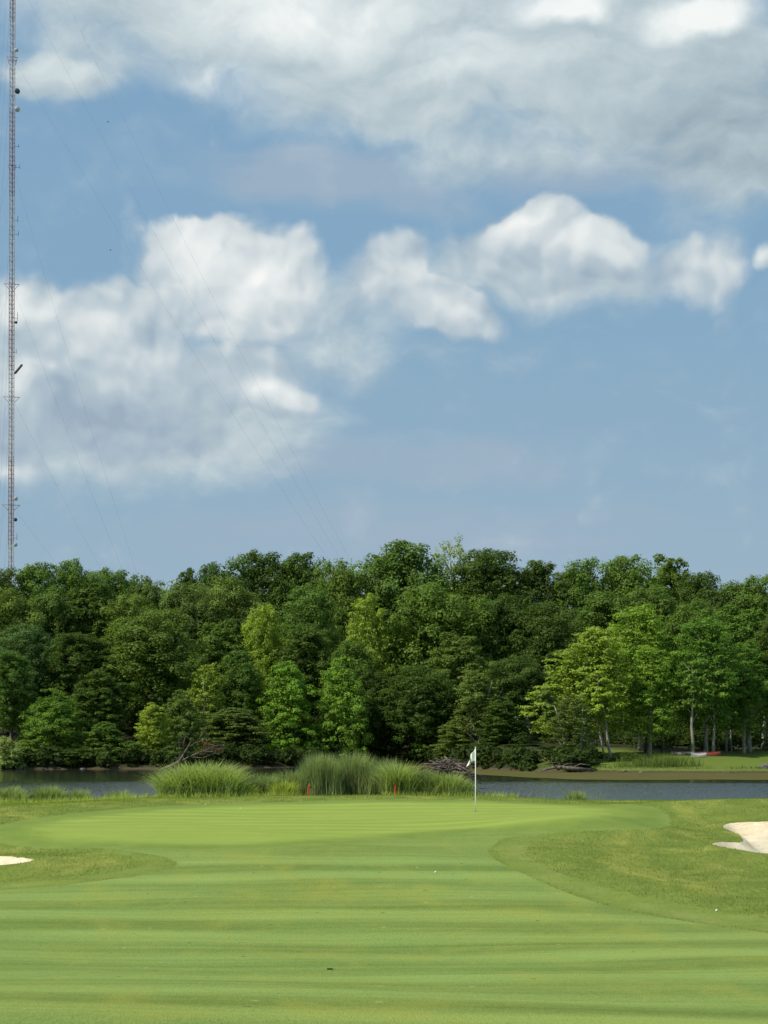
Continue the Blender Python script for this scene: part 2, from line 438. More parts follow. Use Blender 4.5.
def leaf_mat(name, rough=0.55, trans=0.37, clump=0.45):
    m, t, out = mat_new(name)
    oi = t.new('ShaderNodeObjectInfo')
    a = t.new('ShaderNodeAttribute', attribute_name='rnd')
    tc = t.new('ShaderNodeTexCoord')
    n = t.noise(tc.outputs['Object'], clump, 3, 0.6)[0]
    g = t.mr(n, 0.3, 0.7, 0.80, 1.24)
    r = t.mr(a.outputs['Fac'], 0, 1, 0.80, 1.22, smooth=False)
    k = t.m('MULTIPLY', g, r)
    col = t.vm('SCALE', oi.outputs['Color'], s=k)
    # a part of the leaves runs to yellow
    yl = t.vm('MULTIPLY', col, (1.28, 1.12, 0.75))
    col = t.mix(t.mr(a.outputs['Fac'], 0.68, 1.0, 0.0, 0.75), col, yl)
    d = t.new('ShaderNodeBsdfPrincipled'); t.put(d.inputs['Base Color'], col)
    d.inputs['Roughness'].default_value = rough; d.inputs['Specular IOR Level'].default_value = 0.10
    tr = t.new('ShaderNodeBsdfTranslucent'); t.put(tr.inputs[0], t.vm('MULTIPLY', col, (1.25, 1.35, 0.6)))
    mx = t.new('ShaderNodeMixShader'); mx.inputs[0].default_value = trans
    t.l.new(d.outputs[0], mx.inputs[1]); t.l.new(tr.outputs[0], mx.inputs[2]); t.l.new(mx.outputs[0], out.inputs[0])
    return m
M['leaf'] = leaf_mat('tree_leaves')
M['blade'] = leaf_mat('reed_blades', 0.6, 0.42, 1.2)

def bark_mat(name, c1, c2):
    m, t, out = mat_new(name)
    tc = t.new('ShaderNodeTexCoord')
    n = t.noise(t.mapping(tc.outputs['Object'], sc=(1, 1, 0.25)), 5.0, 6, 0.65)[0]
    principled(t, out, t.mix(t.mr(n, 0.35, 0.65), c1, c2), 0.9, n, 0.8, 0.05, 0.1)
    return m
M['bark'] = bark_mat('dark_bark', (0.05, 0.042, 0.033), (0.12, 0.105, 0.085))
M['bark_pale'] = bark_mat('pale_bark', (0.20, 0.18, 0.145), (0.42, 0.385, 0.32))
M['dead'] = bark_mat('dead_wood', (0.09, 0.072, 0.058), (0.20, 0.165, 0.135))
M['mast_steel'] = simple_mat('mast_steel', (0.34, 0.20, 0.19), (0.27, 0.15, 0.145), 0.3, 0.6)
M['mast_white'] = simple_mat('mast_white', (0.50, 0.46, 0.47), (0.36, 0.32, 0.34), 0.3, 0.6)
M['steel_dark'] = simple_mat('dark_steel', (0.07, 0.08, 0.09), None, 1, 0.5)
M['wire'] = simple_mat('guy_wire', (0.14, 0.16, 0.19), None, 1, 0.6)
M['white_paint'] = simple_mat('white_paint', (0.80, 0.80, 0.76), (0.72, 0.72, 0.68), 6, 0.4)
M['dish'] = simple_mat('dish_shell', (0.55, 0.56, 0.56), None, 2, 0.5)
M['cloth'] = simple_mat('flag_cloth', (0.88, 0.88, 0.86), (0.82, 0.83, 0.80), 7, 0.8)
M['red'] = simple_mat('stake_paint', (0.72, 0.075, 0.025), (0.60, 0.06, 0.02), 9, 0.5)
M['red_boat'] = simple_mat('red_hull', (0.27, 0.045, 0.025), (0.20, 0.035, 0.022), 2, 0.5)
M['white_boat'] = simple_mat('white_hull', (0.66, 0.60, 0.54), (0.54, 0.48, 0.42), 2, 0.5)
M['grey_boat'] = simple_mat('weathered_hull', (0.20, 0.155, 0.14), (0.12, 0.10, 0.09), 2, 0.7)
M['ball'] = simple_mat('ball_cover', (0.85, 0.85, 0.83), (0.80, 0.80, 0.78), 40, 0.35)
M['cup'] = simple_mat('cup_liner', (0.05, 0.05, 0.05), None, 10, 0.6)
M['stone'] = simple_mat('grey_stone', (0.16, 0.15, 0.135), (0.09, 0.085, 0.075), 3, 0.9, bdist=0.05)
M['dark_leaf'] = simple_mat('dead_leaf', (0.035, 0.028, 0.024), (0.02, 0.016, 0.014), 30, 0.8)
M['feather'] = simple_mat('dark_feather', (0.03, 0.03, 0.035), None, 10, 0.8)
M['mulch'] = simple_mat('bare_soil', (0.16, 0.13, 0.095), (0.075, 0.062, 0.045), 5, 0.95, bdist=0.06, bstr=0.9)

# ------------------------------------------------------------------ terrain height
WL = -3.3
def ss(x): x = np.clip(x, 0, 1); return x * x * (3 - 2 * x)
_py = np.array([-4000, -60, -10, 0, 12, 16, 20, 24, 28, 32, 36, 40, 44, 49, 54, 60, 65, 69, 72, 75, 79, 82, 86, 92, 4000.])
_pz = np.array([-1.2, -1.3, -1.5, -1.62, -1.88, -2.28, -2.63, -2.87, -3.01, -3.07, -3.02, -2.87, -2.66, -2.53, -2.44, -2.33, -2.21, -2.14, -2.17, -2.32, -2.75, -3.2, -3.8, -4.6, -4.9])
_ty = np.arange(-100, 140, 0.25); _tz = np.interp(_ty, _py, _pz)
_k = np.hanning(17); _k /= _k.sum(); _tz = np.convolve(np.pad(_tz, 8, mode='edge'), _k, 'valid')

def far_shore(X):
    s = 221 - 4 * ss((X + 10) / -30) + 26 * np.exp(-((X - 1) / 15.0) ** 2) - 31 * ss((X - 3) / 16)
    return s + 1.1 * np.sin(X * 0.31) + 0.7 * np.sin(X * 0.83 + 1) + 0.4 * np.sin(X * 1.9)

POLYS = {}          # sand outlines in plan, filled in later
def poly_sdf(P, X, Y):
    """signed distance, positive inside"""
    d = np.full(X.shape, 1e9); ins = np.zeros(X.shape, bool)
    n = len(P)
    for i in range(n):
        ax, ay = P[i]; bx, by = P[(i + 1) % n]
        ex, ey = bx - ax, by - ay
        tt = np.clip(((X - ax) * ex + (Y - ay) * ey) / (ex * ex + ey * ey + 1e-12), 0, 1)
        d = np.minimum(d, np.hypot(X - ax - tt * ex, Y - ay - tt * ey))
        c = ((ay > Y) != (by > Y)) & (X < (bx - ax) * (Y - ay) / (by - ay + 1e-12) + ax)
        ins ^= c
    return np.where(ins, d, -d)

def h_base(X, Y):
    X = np.asarray(X, float); Y = np.asarray(Y, float)
    z = np.interp(Y, _ty, _tz)
    side = ss((Y - 20) / 25) * ss((95 - Y) / 20)
    # right: hollow in front of the bunker, then mound behind it
    rx = ss((X - 3.5) / 7.0)
    z = z - rx * side * (0.52 * np.exp(-((Y - 47) / 8.0) ** 2) - 0.02)
    z = z - 0.22 * ss((X - 3.5) / 6) * np.exp(-((Y - 73) / 7.0) ** 2)
    z = z + 0.46 * np.exp(-(((X - 6.4) / 2.8) ** 2 + ((Y - 51.5) / 3.6) ** 2)) - 0.24 * np.exp(-(((X - 9.5) / 1.8) ** 2 + ((Y - 56) / 4.0) ** 2)) + 0.14 * np.exp(-(((X - 9.6) / 2.2) ** 2 + ((Y - 45) / 2.6) ** 2))
    z = z + 0.30 * np.exp(-(((X - 12.5) / 5.0) ** 2 + ((Y - 62.5) / 3.2) ** 2))
    # left: low swell in front of the small bunker, back edge falls away
    lx = ss((-X - 6.5) / 4.0)
    z = z - lx * 0.30 * np.exp(-((Y - 45) / 7.0) ** 2)
    z = z + 0.30 * np.exp(-(((X + 11.5) / 3.2) ** 2 + ((Y - 50.5) / 2.6) ** 2))
    z = z - 0.30 * ss((-X - 9) / 6) * np.exp(-((Y - 72) / 7.5) ** 2)
    # gentle unevenness
    near = ss((Y + 20) / 30) * ss((90 - Y) / 10)
    z = z + near * (0.035 * np.sin(X * 0.42 + Y * 0.21) + 0.03 * np.sin(X * 0.23 - Y * 0.37 + 2) + 0.012 * np.sin(X * 1.3 + Y * 0.9))
    # beyond the pond's ends the banks close
    endr = ss((np.abs(X - 10) - 110) / 60.0)
    zn = z + endr * ss((Y - 70) / 30) * 2.6
    # far bank
    t = Y - far_shore(X)
    lawn = ss((X - 12) / 12)
    hill = 0.10 * (1 - lawn) + 0.052 * lawn
    zf = WL + 0.42 * ss((t + 0.4) / 0.9) + hill * np.clip(t, 0, 45) + 0.06 * np.clip(t - 45, 0, 60) + 0.01 * np.clip(t - 105, 0, 400) - 1.2 * ss(-t / 9.0)
    zf = zf + 0.12 * np.sin(X * 0.27 + Y * 0.11) * ss(t / 6) + 0.3 * np.sin(X * 0.06 + 1) * ss(t / 20)
    w = ss((Y - 100) / 60.0)
    return np.where(t > -12, np.where(Y > 140, zf, z), zn * (1 - w) + w * np.minimum(zn, -4.5 + 2.5 * endr))

def h(X, Y):
    X = np.asarray(X, float); Y = np.asarray(Y, float)
    z = h_base(X, Y)
    for P in POLYS.values():
        m = (Y > 35) & (Y < 75)
        s = poly_sdf(P, X, Y)
        z = z - np.where(m, 0.34 * ss(s / 0.45), 0) + np.where(m, 0.17 * np.exp(-(np.minimum(s, 0) / 1.1) ** 2) * (s < 0) + 0.17 * (s >= 0), 0)
    return z
def hz(X, Y): return float(h(np.array([X]), np.array([Y]))[0])

def unproj(px, py, d0=9.0, d1=90.0, fn=None):
    """where the sight line through a picture point meets the turf"""
    fn = fn or h_base
    d = np.arange(d0, d1, 0.02)
    X = (px - 384) * d / F
    zr = (HZ - py) * d / F
    g = fn(X, d) - zr
    i = np.argmax(g > 0)
    if g[i] <= 0: i = len(d) - 1
    return float(X[i]), float(d[i])

def smooth_poly(P, it=2):
    P = [tuple(q) for q in P]
    for _ in range(it):
        Q = []
        for i in range(len(P)):
            a = P[i]; b = P[(i + 1) % len(P)]
            Q.append((a[0] * .75 + b[0] * .25, a[1] * .75 + b[1] * .25)); Q.append((a[0] * .25 + b[0] * .75, a[1] * .25 + b[1] * .75))
        P = Q
    return P

def ip(lst): return [unproj(a, b) for a, b in lst]
def ips(lst): return [unproj(a, b, fn=lambda X, Y: h_base(X, Y) + 0.13) for a, b in lst]
POLYS['sand_right'] = smooth_poly(ips([(721, 828), (728, 824.5), (745, 823.5), (768, 823), (820, 822), (880, 824), (905, 836), (880, 852), (820, 858), (768, 856), (742, 852), (722, 848), (708, 845), (724, 843), (742, 844.5), (744, 840), (735, 834)]), 2)
POLYS['sand_left'] = smooth_poly(ips([(-150, 856), (-70, 854), (0, 857.5), (26, 859.5), (36, 862), (20, 865), (0, 867), (-80, 870), (-160, 866)]), 2)

GREEN_PX = [(28, 829), (50, 822), (85, 817.5), (125, 813), (167, 809.5), (215, 806.5), (256, 805), (340, 803), (430, 802), (512, 803), (565, 805.5), (600, 808), (614, 811.5), (608, 816), (580, 820), (520, 825), (460, 829), (400, 833), (340, 838.5), (270, 843.5), (200, 845), (130, 843.5), (75, 840), (38, 835)]
GREEN = smooth_poly(ip(GREEN_PX), 2)
_g = np.array(GREEN); gc = _g.mean(0)
def offset_poly(P, dist):
    P = np.array(P); n = len(P); area = 0.5 * np.sum(P[:, 0] * np.roll(P[:, 1], -1) - np.roll(P[:, 0], -1) * P[:, 1])
    T = np.roll(P, -1, 0) - np.roll(P, 1, 0); T /= np.linalg.norm(T, axis=1)[:, None] + 1e-9
    N = np.stack([T[:, 1], -T[:, 0]], 1) * (1 if area > 0 else -1)
    dd = np.array([dist(q) if callable(dist) else dist for q in P])
    return [tuple(q) for q in P + N * dd[:, None]]
COLLAR = offset_poly(GREEN, lambda q: 1.15 + (0.7 if q[0] > 4 else 0.1))
# fairway: from behind the camera up to the collar, with its cut edges left and right
fl = ip([(0, 890), (67, 885), (133, 877), (165, 870), (179, 864), (168, 857.5), (134, 852), (92, 848.5)])
fr = ip([(768, 933), (679, 920), (622, 910), (579, 897), (540, 882), (512, 869), (494, 860), (488, 850), (500, 840), (530, 833)])
FAIR = [(-39.9, -14)] + [(-39.9, fl[0][1] - 1.0), (-24, fl[0][1] - 1.2), (-14, fl[0][1] - 0.4)] + fl + [(-4, 55), (3, 57)] + fr[::-1] + [(14, fr[0][1] - 3.0), (24, fr[0][1] - 6.5), (59.9, 12), (59.9, -14)]
CUT = [(-39.9, fl[0][1] - 1.0 + 0.01), (-24, 37), (-14.5, 38.5)] + ip([(0, 884), (70, 879), (135, 869), (152, 862), (120, 855), (80, 847)]) + [(-5, 56), (6, 57)] + ip([(575, 831), (530, 842), (525, 856), (560, 874), (620, 892), (700, 908), (768, 919)]) + [(16, 37), (26, 28), (59.8, 19), (59.8, 12.01)] + [(24, fr[0][1] - 6.4), (14, fr[0][1] - 2.9)] + fr + [(3, 57.2), (-4, 55.2)] + fl[::-1] + [(-14, fl[0][1] - 0.3), (-24, fl[0][1] - 1.1)]

X0, X1, Y0, Y1 = -40.0, 60.0, -15.0, 96.0
def build_near():
    pts = []; 
    def grid(x0, x1, y0, y1, s):
        for yy in np.arange(y0, y1, s):
            for xx in np.arange(x0, x1, s): pts.append((xx + random.uniform(-.2, .2) * s, yy + random.uniform(-.2, .2) * s))
    grid(-22, 24, 8, 92, 0.55)
    for xx in np.arange(X0 + 1, X1, 2.0):
        for yy in np.arange(Y0 + 1, Y1, 2.0):
            if not (-22 < xx < 24 and 8 < yy < 92): pts.append((xx, yy))
    for nm in ('sand_right', 'sand_left'):
        P = POLYS[nm]; a = np.array(P)
        for yy in np.arange(a[:, 1].min() - 1.5, a[:, 1].max() + 1.5, 0.22):
            for xx in np.arange(a[:, 0].min() - 1, min(a[:, 0].max() + 1, 22), 0.25): pts.append((xx, yy))
    segs = []
    def ring(P, jit=0.0):
        # resample so that the border follows the ground
        Q = []
        n = len(P)
        for i in range(n):
            a = np.array(P[i]); b = np.array(P[(i + 1) % n])
            k = max(1, int(np.linalg.norm(b - a) / (0.16 if jit else 1.0)))
            for j in range(k): Q.append(tuple(a + (b - a) * j / k + jit * np.array([RNG.normal(), RNG.normal()])))
        base = len(pts); pts.extend(Q)
        m = len(Q)
        for i in range(m): segs.append((base + i, base + (i + 1) % m))
    for P, jt in ((POLYS['sand_right'], .02), (POLYS['sand_left'], .02), (GREEN, .025), (COLLAR, .04), (FAIR, 0.03)): ring(P, jt)
    ring([(X0, Y0), (X1, Y0), (X1, Y1), (X0, Y1)])
    r = delaunay_2d_cdt([Vector(q) for q in pts], segs, [], 0, 1e-4)
    V = np.array([(v.x, v.y) for v in r[0]]); Fc = np.array([f for f in r[2] if len(f) == 3])
    V[:, 0] = np.clip(V[:, 0], X0, X1)
    Z = h(V[:, 0], V[:, 1])
    C = V[Fc].mean(1)
    prox = lambda P, w: np.clip(1 - np.abs(poly_sdf(P, V[:, 0], V[:, 1])) / w, 0, 1)
    AT = {'to_green': prox(GREEN, .55), 'to_collar': prox(COLLAR, .7), 'to_cut': prox(CUT, 1.1)}
    zone = np.zeros(len(Fc), int)
    cx, cy = C[:, 0], C[:, 1]
    zone[poly_sdf(CUT, cx, cy) > 0] = 1
    zone[poly_sdf(FAIR, cx, cy) > 0] = 2
    zone[poly_sdf(COLLAR, cx, cy) > 0] = 3
    zone[poly_sdf(GREEN, cx, cy) > 0] = 4
    zone[(poly_sdf(POLYS['sand_right'], cx, cy) > 0)] = 5
    zone[(poly_sdf(POLYS['sand_left'], cx, cy) > 0)] = 6
    names = ['rough', 'first_cut', 'fairway', 'collar', 'putting_green', 'sand_bunker', 'sand_bunker']
    mats = ['rough', 'cut', 'fairway', 'collar', 'green', 'sand', 'sand']
    labels = ['longer rough grass of the mounds around the green', 'paler first cut of grass bordering the fairway', 'striped fairway grass in the foreground', 'darker collar of grass around the putting green',
              'bright smooth putting green with the flagstick', 'pale sand bunker at the right edge of the green', 'small sliver of pale sand bunker at the left edge']
    cats = ['rough grass', 'first cut', 'fairway', 'collar', 'putting green', 'sand bunker', 'sand bunker']
    for k in range(7):
        f = Fc[zone == k]
        if not len(f): continue
        idx, inv = np.unique(f.ravel(), return_inverse=True)
        VV = np.column_stack([V[idx], Z[idx]])
        me = np_mesh(names[k], VV, inv.reshape(-1, 3), {q: a[idx] for q, a in AT.items()})
        bm = bmesh.new(); bm.from_mesh(me); bmesh.ops.recalc_face_normals(bm, faces=bm.faces)
        up = sum(q.normal.z for q in bm.faces)
        if up < 0: bmesh.ops.reverse_faces(bm, faces=bm.faces)
        bm.to_mesh(me); bm.free()
        link(names[k], me, M[mats[k]], smooth=True, label=labels[k], cat=cats[k], kind='structure')
build_near()

def build_far_ground():
    xs = np.unique(np.concatenate([[-6000, -3000, -1500, -900, -600, -450], np.arange(-350, -80, 15), np.arange(-80, 100, 2.0), np.arange(100, 350, 15), [450, 600, 900, 1500, 3000, 6000], [X0, X1]]))
    ys = np.unique(np.concatenate([[-6000, -2000, -800, -300, -120, -60, Y0], np.arange(-10, 96, 8), [Y1], np.arange(100, 180, 5), np.arange(180, 262, 1.0), np.arange(262, 400, 6), [450, 550, 700, 1000, 1800, 3000, 6000, 9000]]))
    XX, YY = np.meshgrid(xs, ys); Z = h(XX, YY)
    nx, ny = len(xs), len(ys)
    V = np.column_stack([XX.ravel(), YY.ravel(), Z.ravel()])
    fs = []
    for j in range(ny - 1):
        for i in range(nx - 1):
            if xs[i] >= X0 - .01 and xs[i + 1] <= X1 + .01 and ys[j] >= Y0 - .01 and ys[j + 1] <= Y1 + .01: continue
            a = j * nx + i; fs.append((a, a + 1, a + nx + 1, a + nx))
    lawn = ss((V[:, 0] - 13) / 10) * ss((229 - V[:, 1] + 6 * np.sin(V[:, 0] * .3)) / 14)
    lawn = np.maximum(lawn, (V[:, 1] < 100) * 1.0)
    lawn = np.maximum(lawn, (V[:, 1] > 420) * 1.0)
    me = np_mesh('ground', V, np.array(fs), {'lawn': lawn})
    link('ground', me, M['ground'], smooth=True, label='wooded hillside and grassy bank beyond the pond', cat='ground', kind='structure')
build_far_ground()

wm = MB(); wm.add([(-420, 60, WL), (440, 60, WL), (440, 262, WL), (-420, 262, WL)], [(0, 1, 2, 3)])
wm.build('pond_water', M['water'], smooth=False, label='rippled grey blue pond between the green and the wood', cat='pond', kind='structure')

def weed_sheet(front, name, label, x0, x1):
    xs = np.arange(x0, x1, 0.7); V = []; Fs = []
    for i, x in enumerate(xs):
        a = front(x) + 0.9 * math.sin(x * .5) + 0.5 * math.sin(x * 1.7 + 1) + random.uniform(-.35, .35); b = float(far_shore(np.array(x))) + .6
        a = min(a, b - 0.2)
        V += [(x, a, WL + 0.02), (x, b, WL + 0.02)]
        if i: k = 2 * i; Fs.append((k - 2, k, k + 1, k - 1))
    m = MB(); m.add(V, Fs)
    m.build(name, M['weed'], smooth=False, label=label, cat='pond weed', kind='stuff')
def fr1(x): return 156 + 40 * float(1 - ss((x - 4) / 14.0)) + 0.0
weed_sheet(fr1, 'pond_weed', 'brown floating pond weed along the right far bank', 9, 90)
weed_sheet(lambda x: 226.0 + 6 * abs(math.sin(x * .2)), 'pond_weed', 'thin pale strip of pond weed in the shaded cove', -22, 8)

# ------------------------------------------------------------------ trees
def leaves(centers, radii, counts, size, rng, flat=0.72, upbias=0.35, shell=0.35, rnd_lobe=0.35, ccen=None):
    C = np.repeat(centers, counts, 0); Rr = np.repeat(radii, counts)
    lr = np.repeat(rng.random(len(centers)), counts)
    n = len(C)
    d = rng.normal(size=(n, 3)); d[:, 2] += upbias; d /= np.linalg.norm(d, axis=1)[:, None]
    # ragged lobes: radius wobbles with direction
    wob = 1 + 0.22 * np.sin(d[:, 0] * 5 + C[:, 1] * 3) * np.sin(d[:, 1] * 6 + C[:, 2] * 2 + C[:, 0])
    r = Rr * (1 - shell * rng.random(n) ** 1.3) * wob * (1 + 0.10 * rng.normal(size=n))
    P = C + d * r[:, None] * np.array([1, 1, flat])
    nrm = d * 1.0 + np.array([0, 0, 0.45]) + rng.normal(size=(n, 3)) * 0.34
    if ccen is not None:
        o = P - ccen; o /= np.linalg.norm(o, axis=1)[:, None] + 1e-6; nrm += o * 0.45
    nrm /= np.linalg.norm(nrm, axis=1)[:, None]
    a = rng.normal(size=(n, 3)); u = np.cross(nrm, a); u /= np.linalg.norm(u, axis=1)[:, None] + 1e-6
    v = np.cross(nrm, u)
    s = size * (0.6 + 0.8 * rng.random(n))
    u = u * s[:, None]; v = v * (s * (0.55 + 0.25 * rng.random(n)))[:, None]
    bend = nrm * (s * -0.18)[:, None]
    V = np.empty((n * 4, 3))
    V[0::4] = P - u + bend; V[1::4] = P - v; V[2::4] = P + u + bend; V[3::4] = P + v
    Fq = np.arange(n * 4).reshape(n, 4)
    rv = np.clip(rnd_lobe * lr + (1 - rnd_lobe) * rng.random(n), 0, 1)
    return V, Fq, np.repeat(rv, 4)

def crown_pts(kind, rng, H, W, base, n):
    """lobe centres over the crown's volume"""
    pts = []; rad = []
    for i in range(n):
        t = (i + rng.random()) / n
        t = t ** 0.9
        if kind == 'round': prof = max(0, 1 - abs((t - 0.42) / 0.60) ** 2.5) ** 0.5
        elif kind == 'tall': prof = max(0, 1 - abs((t - 0.48) / 0.55) ** 2.2) ** 0.5
        elif kind == 'cone': prof = (1 - t ** 1.4) ** 0.7 * 0.9 + 0.12
        elif kind == 'bush': prof = math.sqrt(max(0, 1 - t ** 2.2)) 
        else: prof = max(0, 1 - abs((t - 0.40) / 0.62) ** 2.3) ** 0.5
        a = i * 2.39996 + rng.random() * 0.9
        rr = (0.35 + 0.65 * rng.random() ** 0.55) * prof * W / 2 * 0.84 * (1 + 0.16 * math.sin(a * 2 + t * 5) + 0.08 * rng.normal())
        z = base + (H - base) * (0.05 + 0.87 * t) + rng.normal() * 0.25
        pts.append((math.cos(a) * rr, math.sin(a) * rr, z)); rad.append(W * (0.095 + 0.135 * rng.random() ** 1.3) * (0.75 + 0.35 * prof))
    P = np.array(pts); r = np.array(rad)
    ext = np.percentile(np.hypot(P[:, 0], P[:, 1]) + r, 93); P[:, :2] *= (W / 2) / ext
    P[:, 2] = base + (P[:, 2] - base) * (H - base) / max(1e-3, (P[:, 2] + r * .6).max() - base)
    return P, r * 1.05

PROTO = {}
def proto(name, kind, H, W, base, nl, nleaf, size, seed, pale=False, lean=0.0, fill=0.85, stems=1, flat=0.72, upb=0.35, tr=0.016):
    rng = np.random.default_rng(seed)
    nl = int(nl * .70); nleaf = int(nleaf * 1.75); size *= 0.74
    P, r = crown_pts(kind, rng, H, W, base, nl)
    P[:, 0] += lean * (P[:, 2] / H) ** 1.3 * H
    K = 9       # each limb's mass is made of smaller sprays
    dd = rng.normal(size=(len(P) * K, 3)); dd[:, 2] += 0.35; dd /= np.linalg.norm(dd, axis=1)[:, None]
    Pk = np.repeat(P, K, 0); rk = np.repeat(r, K)
    q = (0.55 + 0.55 * rng.random(len(rk)))
    P = Pk + dd * (rk * q)[:, None] * np.array([1, 1, 0.8]); r = rk * (0.26 + 0.24 * rng.random(len(rk)))
    w = r ** 2; cnt = np.maximum(8, (nleaf * fill * w / w.sum()).astype(int))
    cc = np.array([lean * H * .5, 0, base + (H - base) * .4])
    V, Fq, rv = leaves(P, r, cnt, size, rng, flat, upb, 0.45, ccen=cc)
    # twigs of leaves between the lobes
    k = int(nleaf * (1 - fill) * 1.0 / 14)
    P2, r2 = crown_pts(kind, rng, H * 1.0, W * 1.06, base * 0.92, k)
    P2[:, 0] += lean * (P2[:, 2] / H) ** 1.3 * H
    V2, F2, rv2 = leaves(P2, r2 * 0.42, np.full(k, 14), size * 1.0, rng, 0.8, 0.2, 0.9)
    V = np.vstack([V, V2]); Fq = np.vstack([Fq, F2 + len(Fq) * 4]); rv = np.concatenate([rv, rv2])
    crown = np_mesh('crown', V, Fq, {'rnd': rv}); crown.materials.append(M['leaf'])
    mb = MB()
    for s in range(stems):
        ox, oy = (0, 0) if stems == 1 else (math.cos(s * 2.4) * .7, math.sin(s * 2.4) * .7)
        pts = []; rad = []
        for i in range(9):
            t = i / 8
            z = -0.6 + t * (H * 0.84 + .6)
            pts.append((ox * (1 + 2.2 * t) + lean * H * max(0, z / H) ** 1.3 + 0.10 * math.sin(t * 5 + seed + s) * t * 2, oy * (1 + 2.2 * t) + 0.12 * math.cos(t * 4 + seed) * t * 2, z))
            rad.append(H * tr * (1.25 if i == 0 else 1.0) * (1 - 0.86 * t) + 0.02)
        mb.tube(pts, rad, 8)
    order = rng.permutation(len(P))[:int(nl * .5)]
    for j in order:
        q = P[j]; zz = max(base * 0.5, q[2] - math.hypot(q[0], q[1]) * (0.5 + .3 * rng.random()) - 0.5)
        zz = min(zz, H * .8)
        s0 = Vector((lean * H * (zz / H) ** 1.3, 0, zz)); e = Vector(q); mid = s0.lerp(e, 0.5) + Vector((0, 0, 0.10 * (e - s0).length))
        r0 = H * tr * 0.42 * (1 - 0.6 * zz / H)
        mb.tube([s0, mid, e], [r0, r0 * .6, r0 * .22], 5, cap=False)
    trunk = mb.mesh('trunk'); trunk.materials.append(M['bark_pale' if pale else 'bark']); trunk.shade_smooth()
    PROTO[name] = (crown, trunk, H, W, lean)

proto('oak', 'round', 20, 13, 4.0, 95, 24000, 0.21, 11)
proto('oakb', 'round', 20, 13, 3.0, 80, 24000, 0.22, 12)
proto('oakc', 'round', 20, 13, 5.0, 110, 22000, 0.20, 13, flat=0.6)
proto('tall', 'tall', 22, 10, 4.5, 90, 20000, 0.20, 14)
proto('tallb', 'tall', 22, 10, 3.0, 75, 20000, 0.21, 15)
proto('maple', 'other', 18, 11, 3.3, 75, 17000, 0.19, 16, pale=True, fill=0.72, flat=0.45, upb=0.8)
proto('mapleb', 'cone', 17, 11, 2.6, 70, 15000, 0.19, 17, pale=True, fill=0.7, flat=0.42, upb=0.8, lean=-0.06)
proto('bushy', 'bush', 12, 9, 0.3, 80, 17000, 0.16, 18, flat=0.6, upb=0.5)
proto('bushyb', 'bush', 12, 8, 0.2, 70, 15000, 0.17, 19, flat=0.55, upb=0.5, stems=2)
proto('sparse', 'tall', 22, 9, 6.0, 46, 3200, 0.19, 20, fill=0.6)
proto('slender', 'tall', 16, 7, 2.2, 60, 9000, 0.17, 21, fill=0.65, flat=0.5, pale=True, lean=0.03, stems=2)
proto('shrub', 'bush', 3.0, 3.6, 0.0, 34, 5200, 0.11, 22, flat=0.75)
proto('shrubb', 'bush', 3.0, 4.4, 0.0, 34, 5200, 0.12, 23, flat=0.65)

TONE_ = {'dark': (0.040, 0.066, 0.012), 'blue': (0.042, 0.074, 0.018), 'mid': (0.058, 0.094, 0.016), 'olive': (0.070, 0.104, 0.020), 'brown': (0.062, 0.090, 0.020),
        'bright': (0.092, 0.152, 0.018), 'yellow': (0.128, 0.172, 0.022), 'deep': (0.062, 0.108, 0.016), 'pale': (0.135, 0.170, 0.050)}
TONE = {k: (v[0] * 2.25, v[1] * 2.22, v[2] * 2.4) for k, v in TONE_.items()}

def tree(px, top, w, d, pr, tone, label, group=None, name='tree', cat='tree', depth=1.0, mul=1.0, rz=None, dz=0.0):
    crown, trunk, H0, W0, lean = PROTO[pr]
    X = (px - 384) * d / F
    zb = hz(X, d) - 0.05 + dz
    Ht = (HZ - top) * d / F - zb
    W = w * d / F * (1.42 if group == G1 else 1.16 if group == G2 else 1.10)
    s = Ht / H0 * (0.975)
    sw = W / W0 * 0.98
    r = random.uniform(0, 6.28) if rz is None else rz
    o = empty(name, (X, d, zb), r, label=label, cat=cat, group=group)
    o.scale = (sw, sw * depth, s)
    c = TONE[tone]; j = [random.uniform(.92, 1.08) * mul for _ in range(3)]
    for nm, me in (('crown', crown), ('trunk', trunk)):
        q = bpy.data.objects.new(nm, me); COL.objects.link(q); q.parent = o
        q.color = (c[0] * j[0], c[1] * (j[0] + j[1]) / 2, c[2] * j[2], 1)
    return o

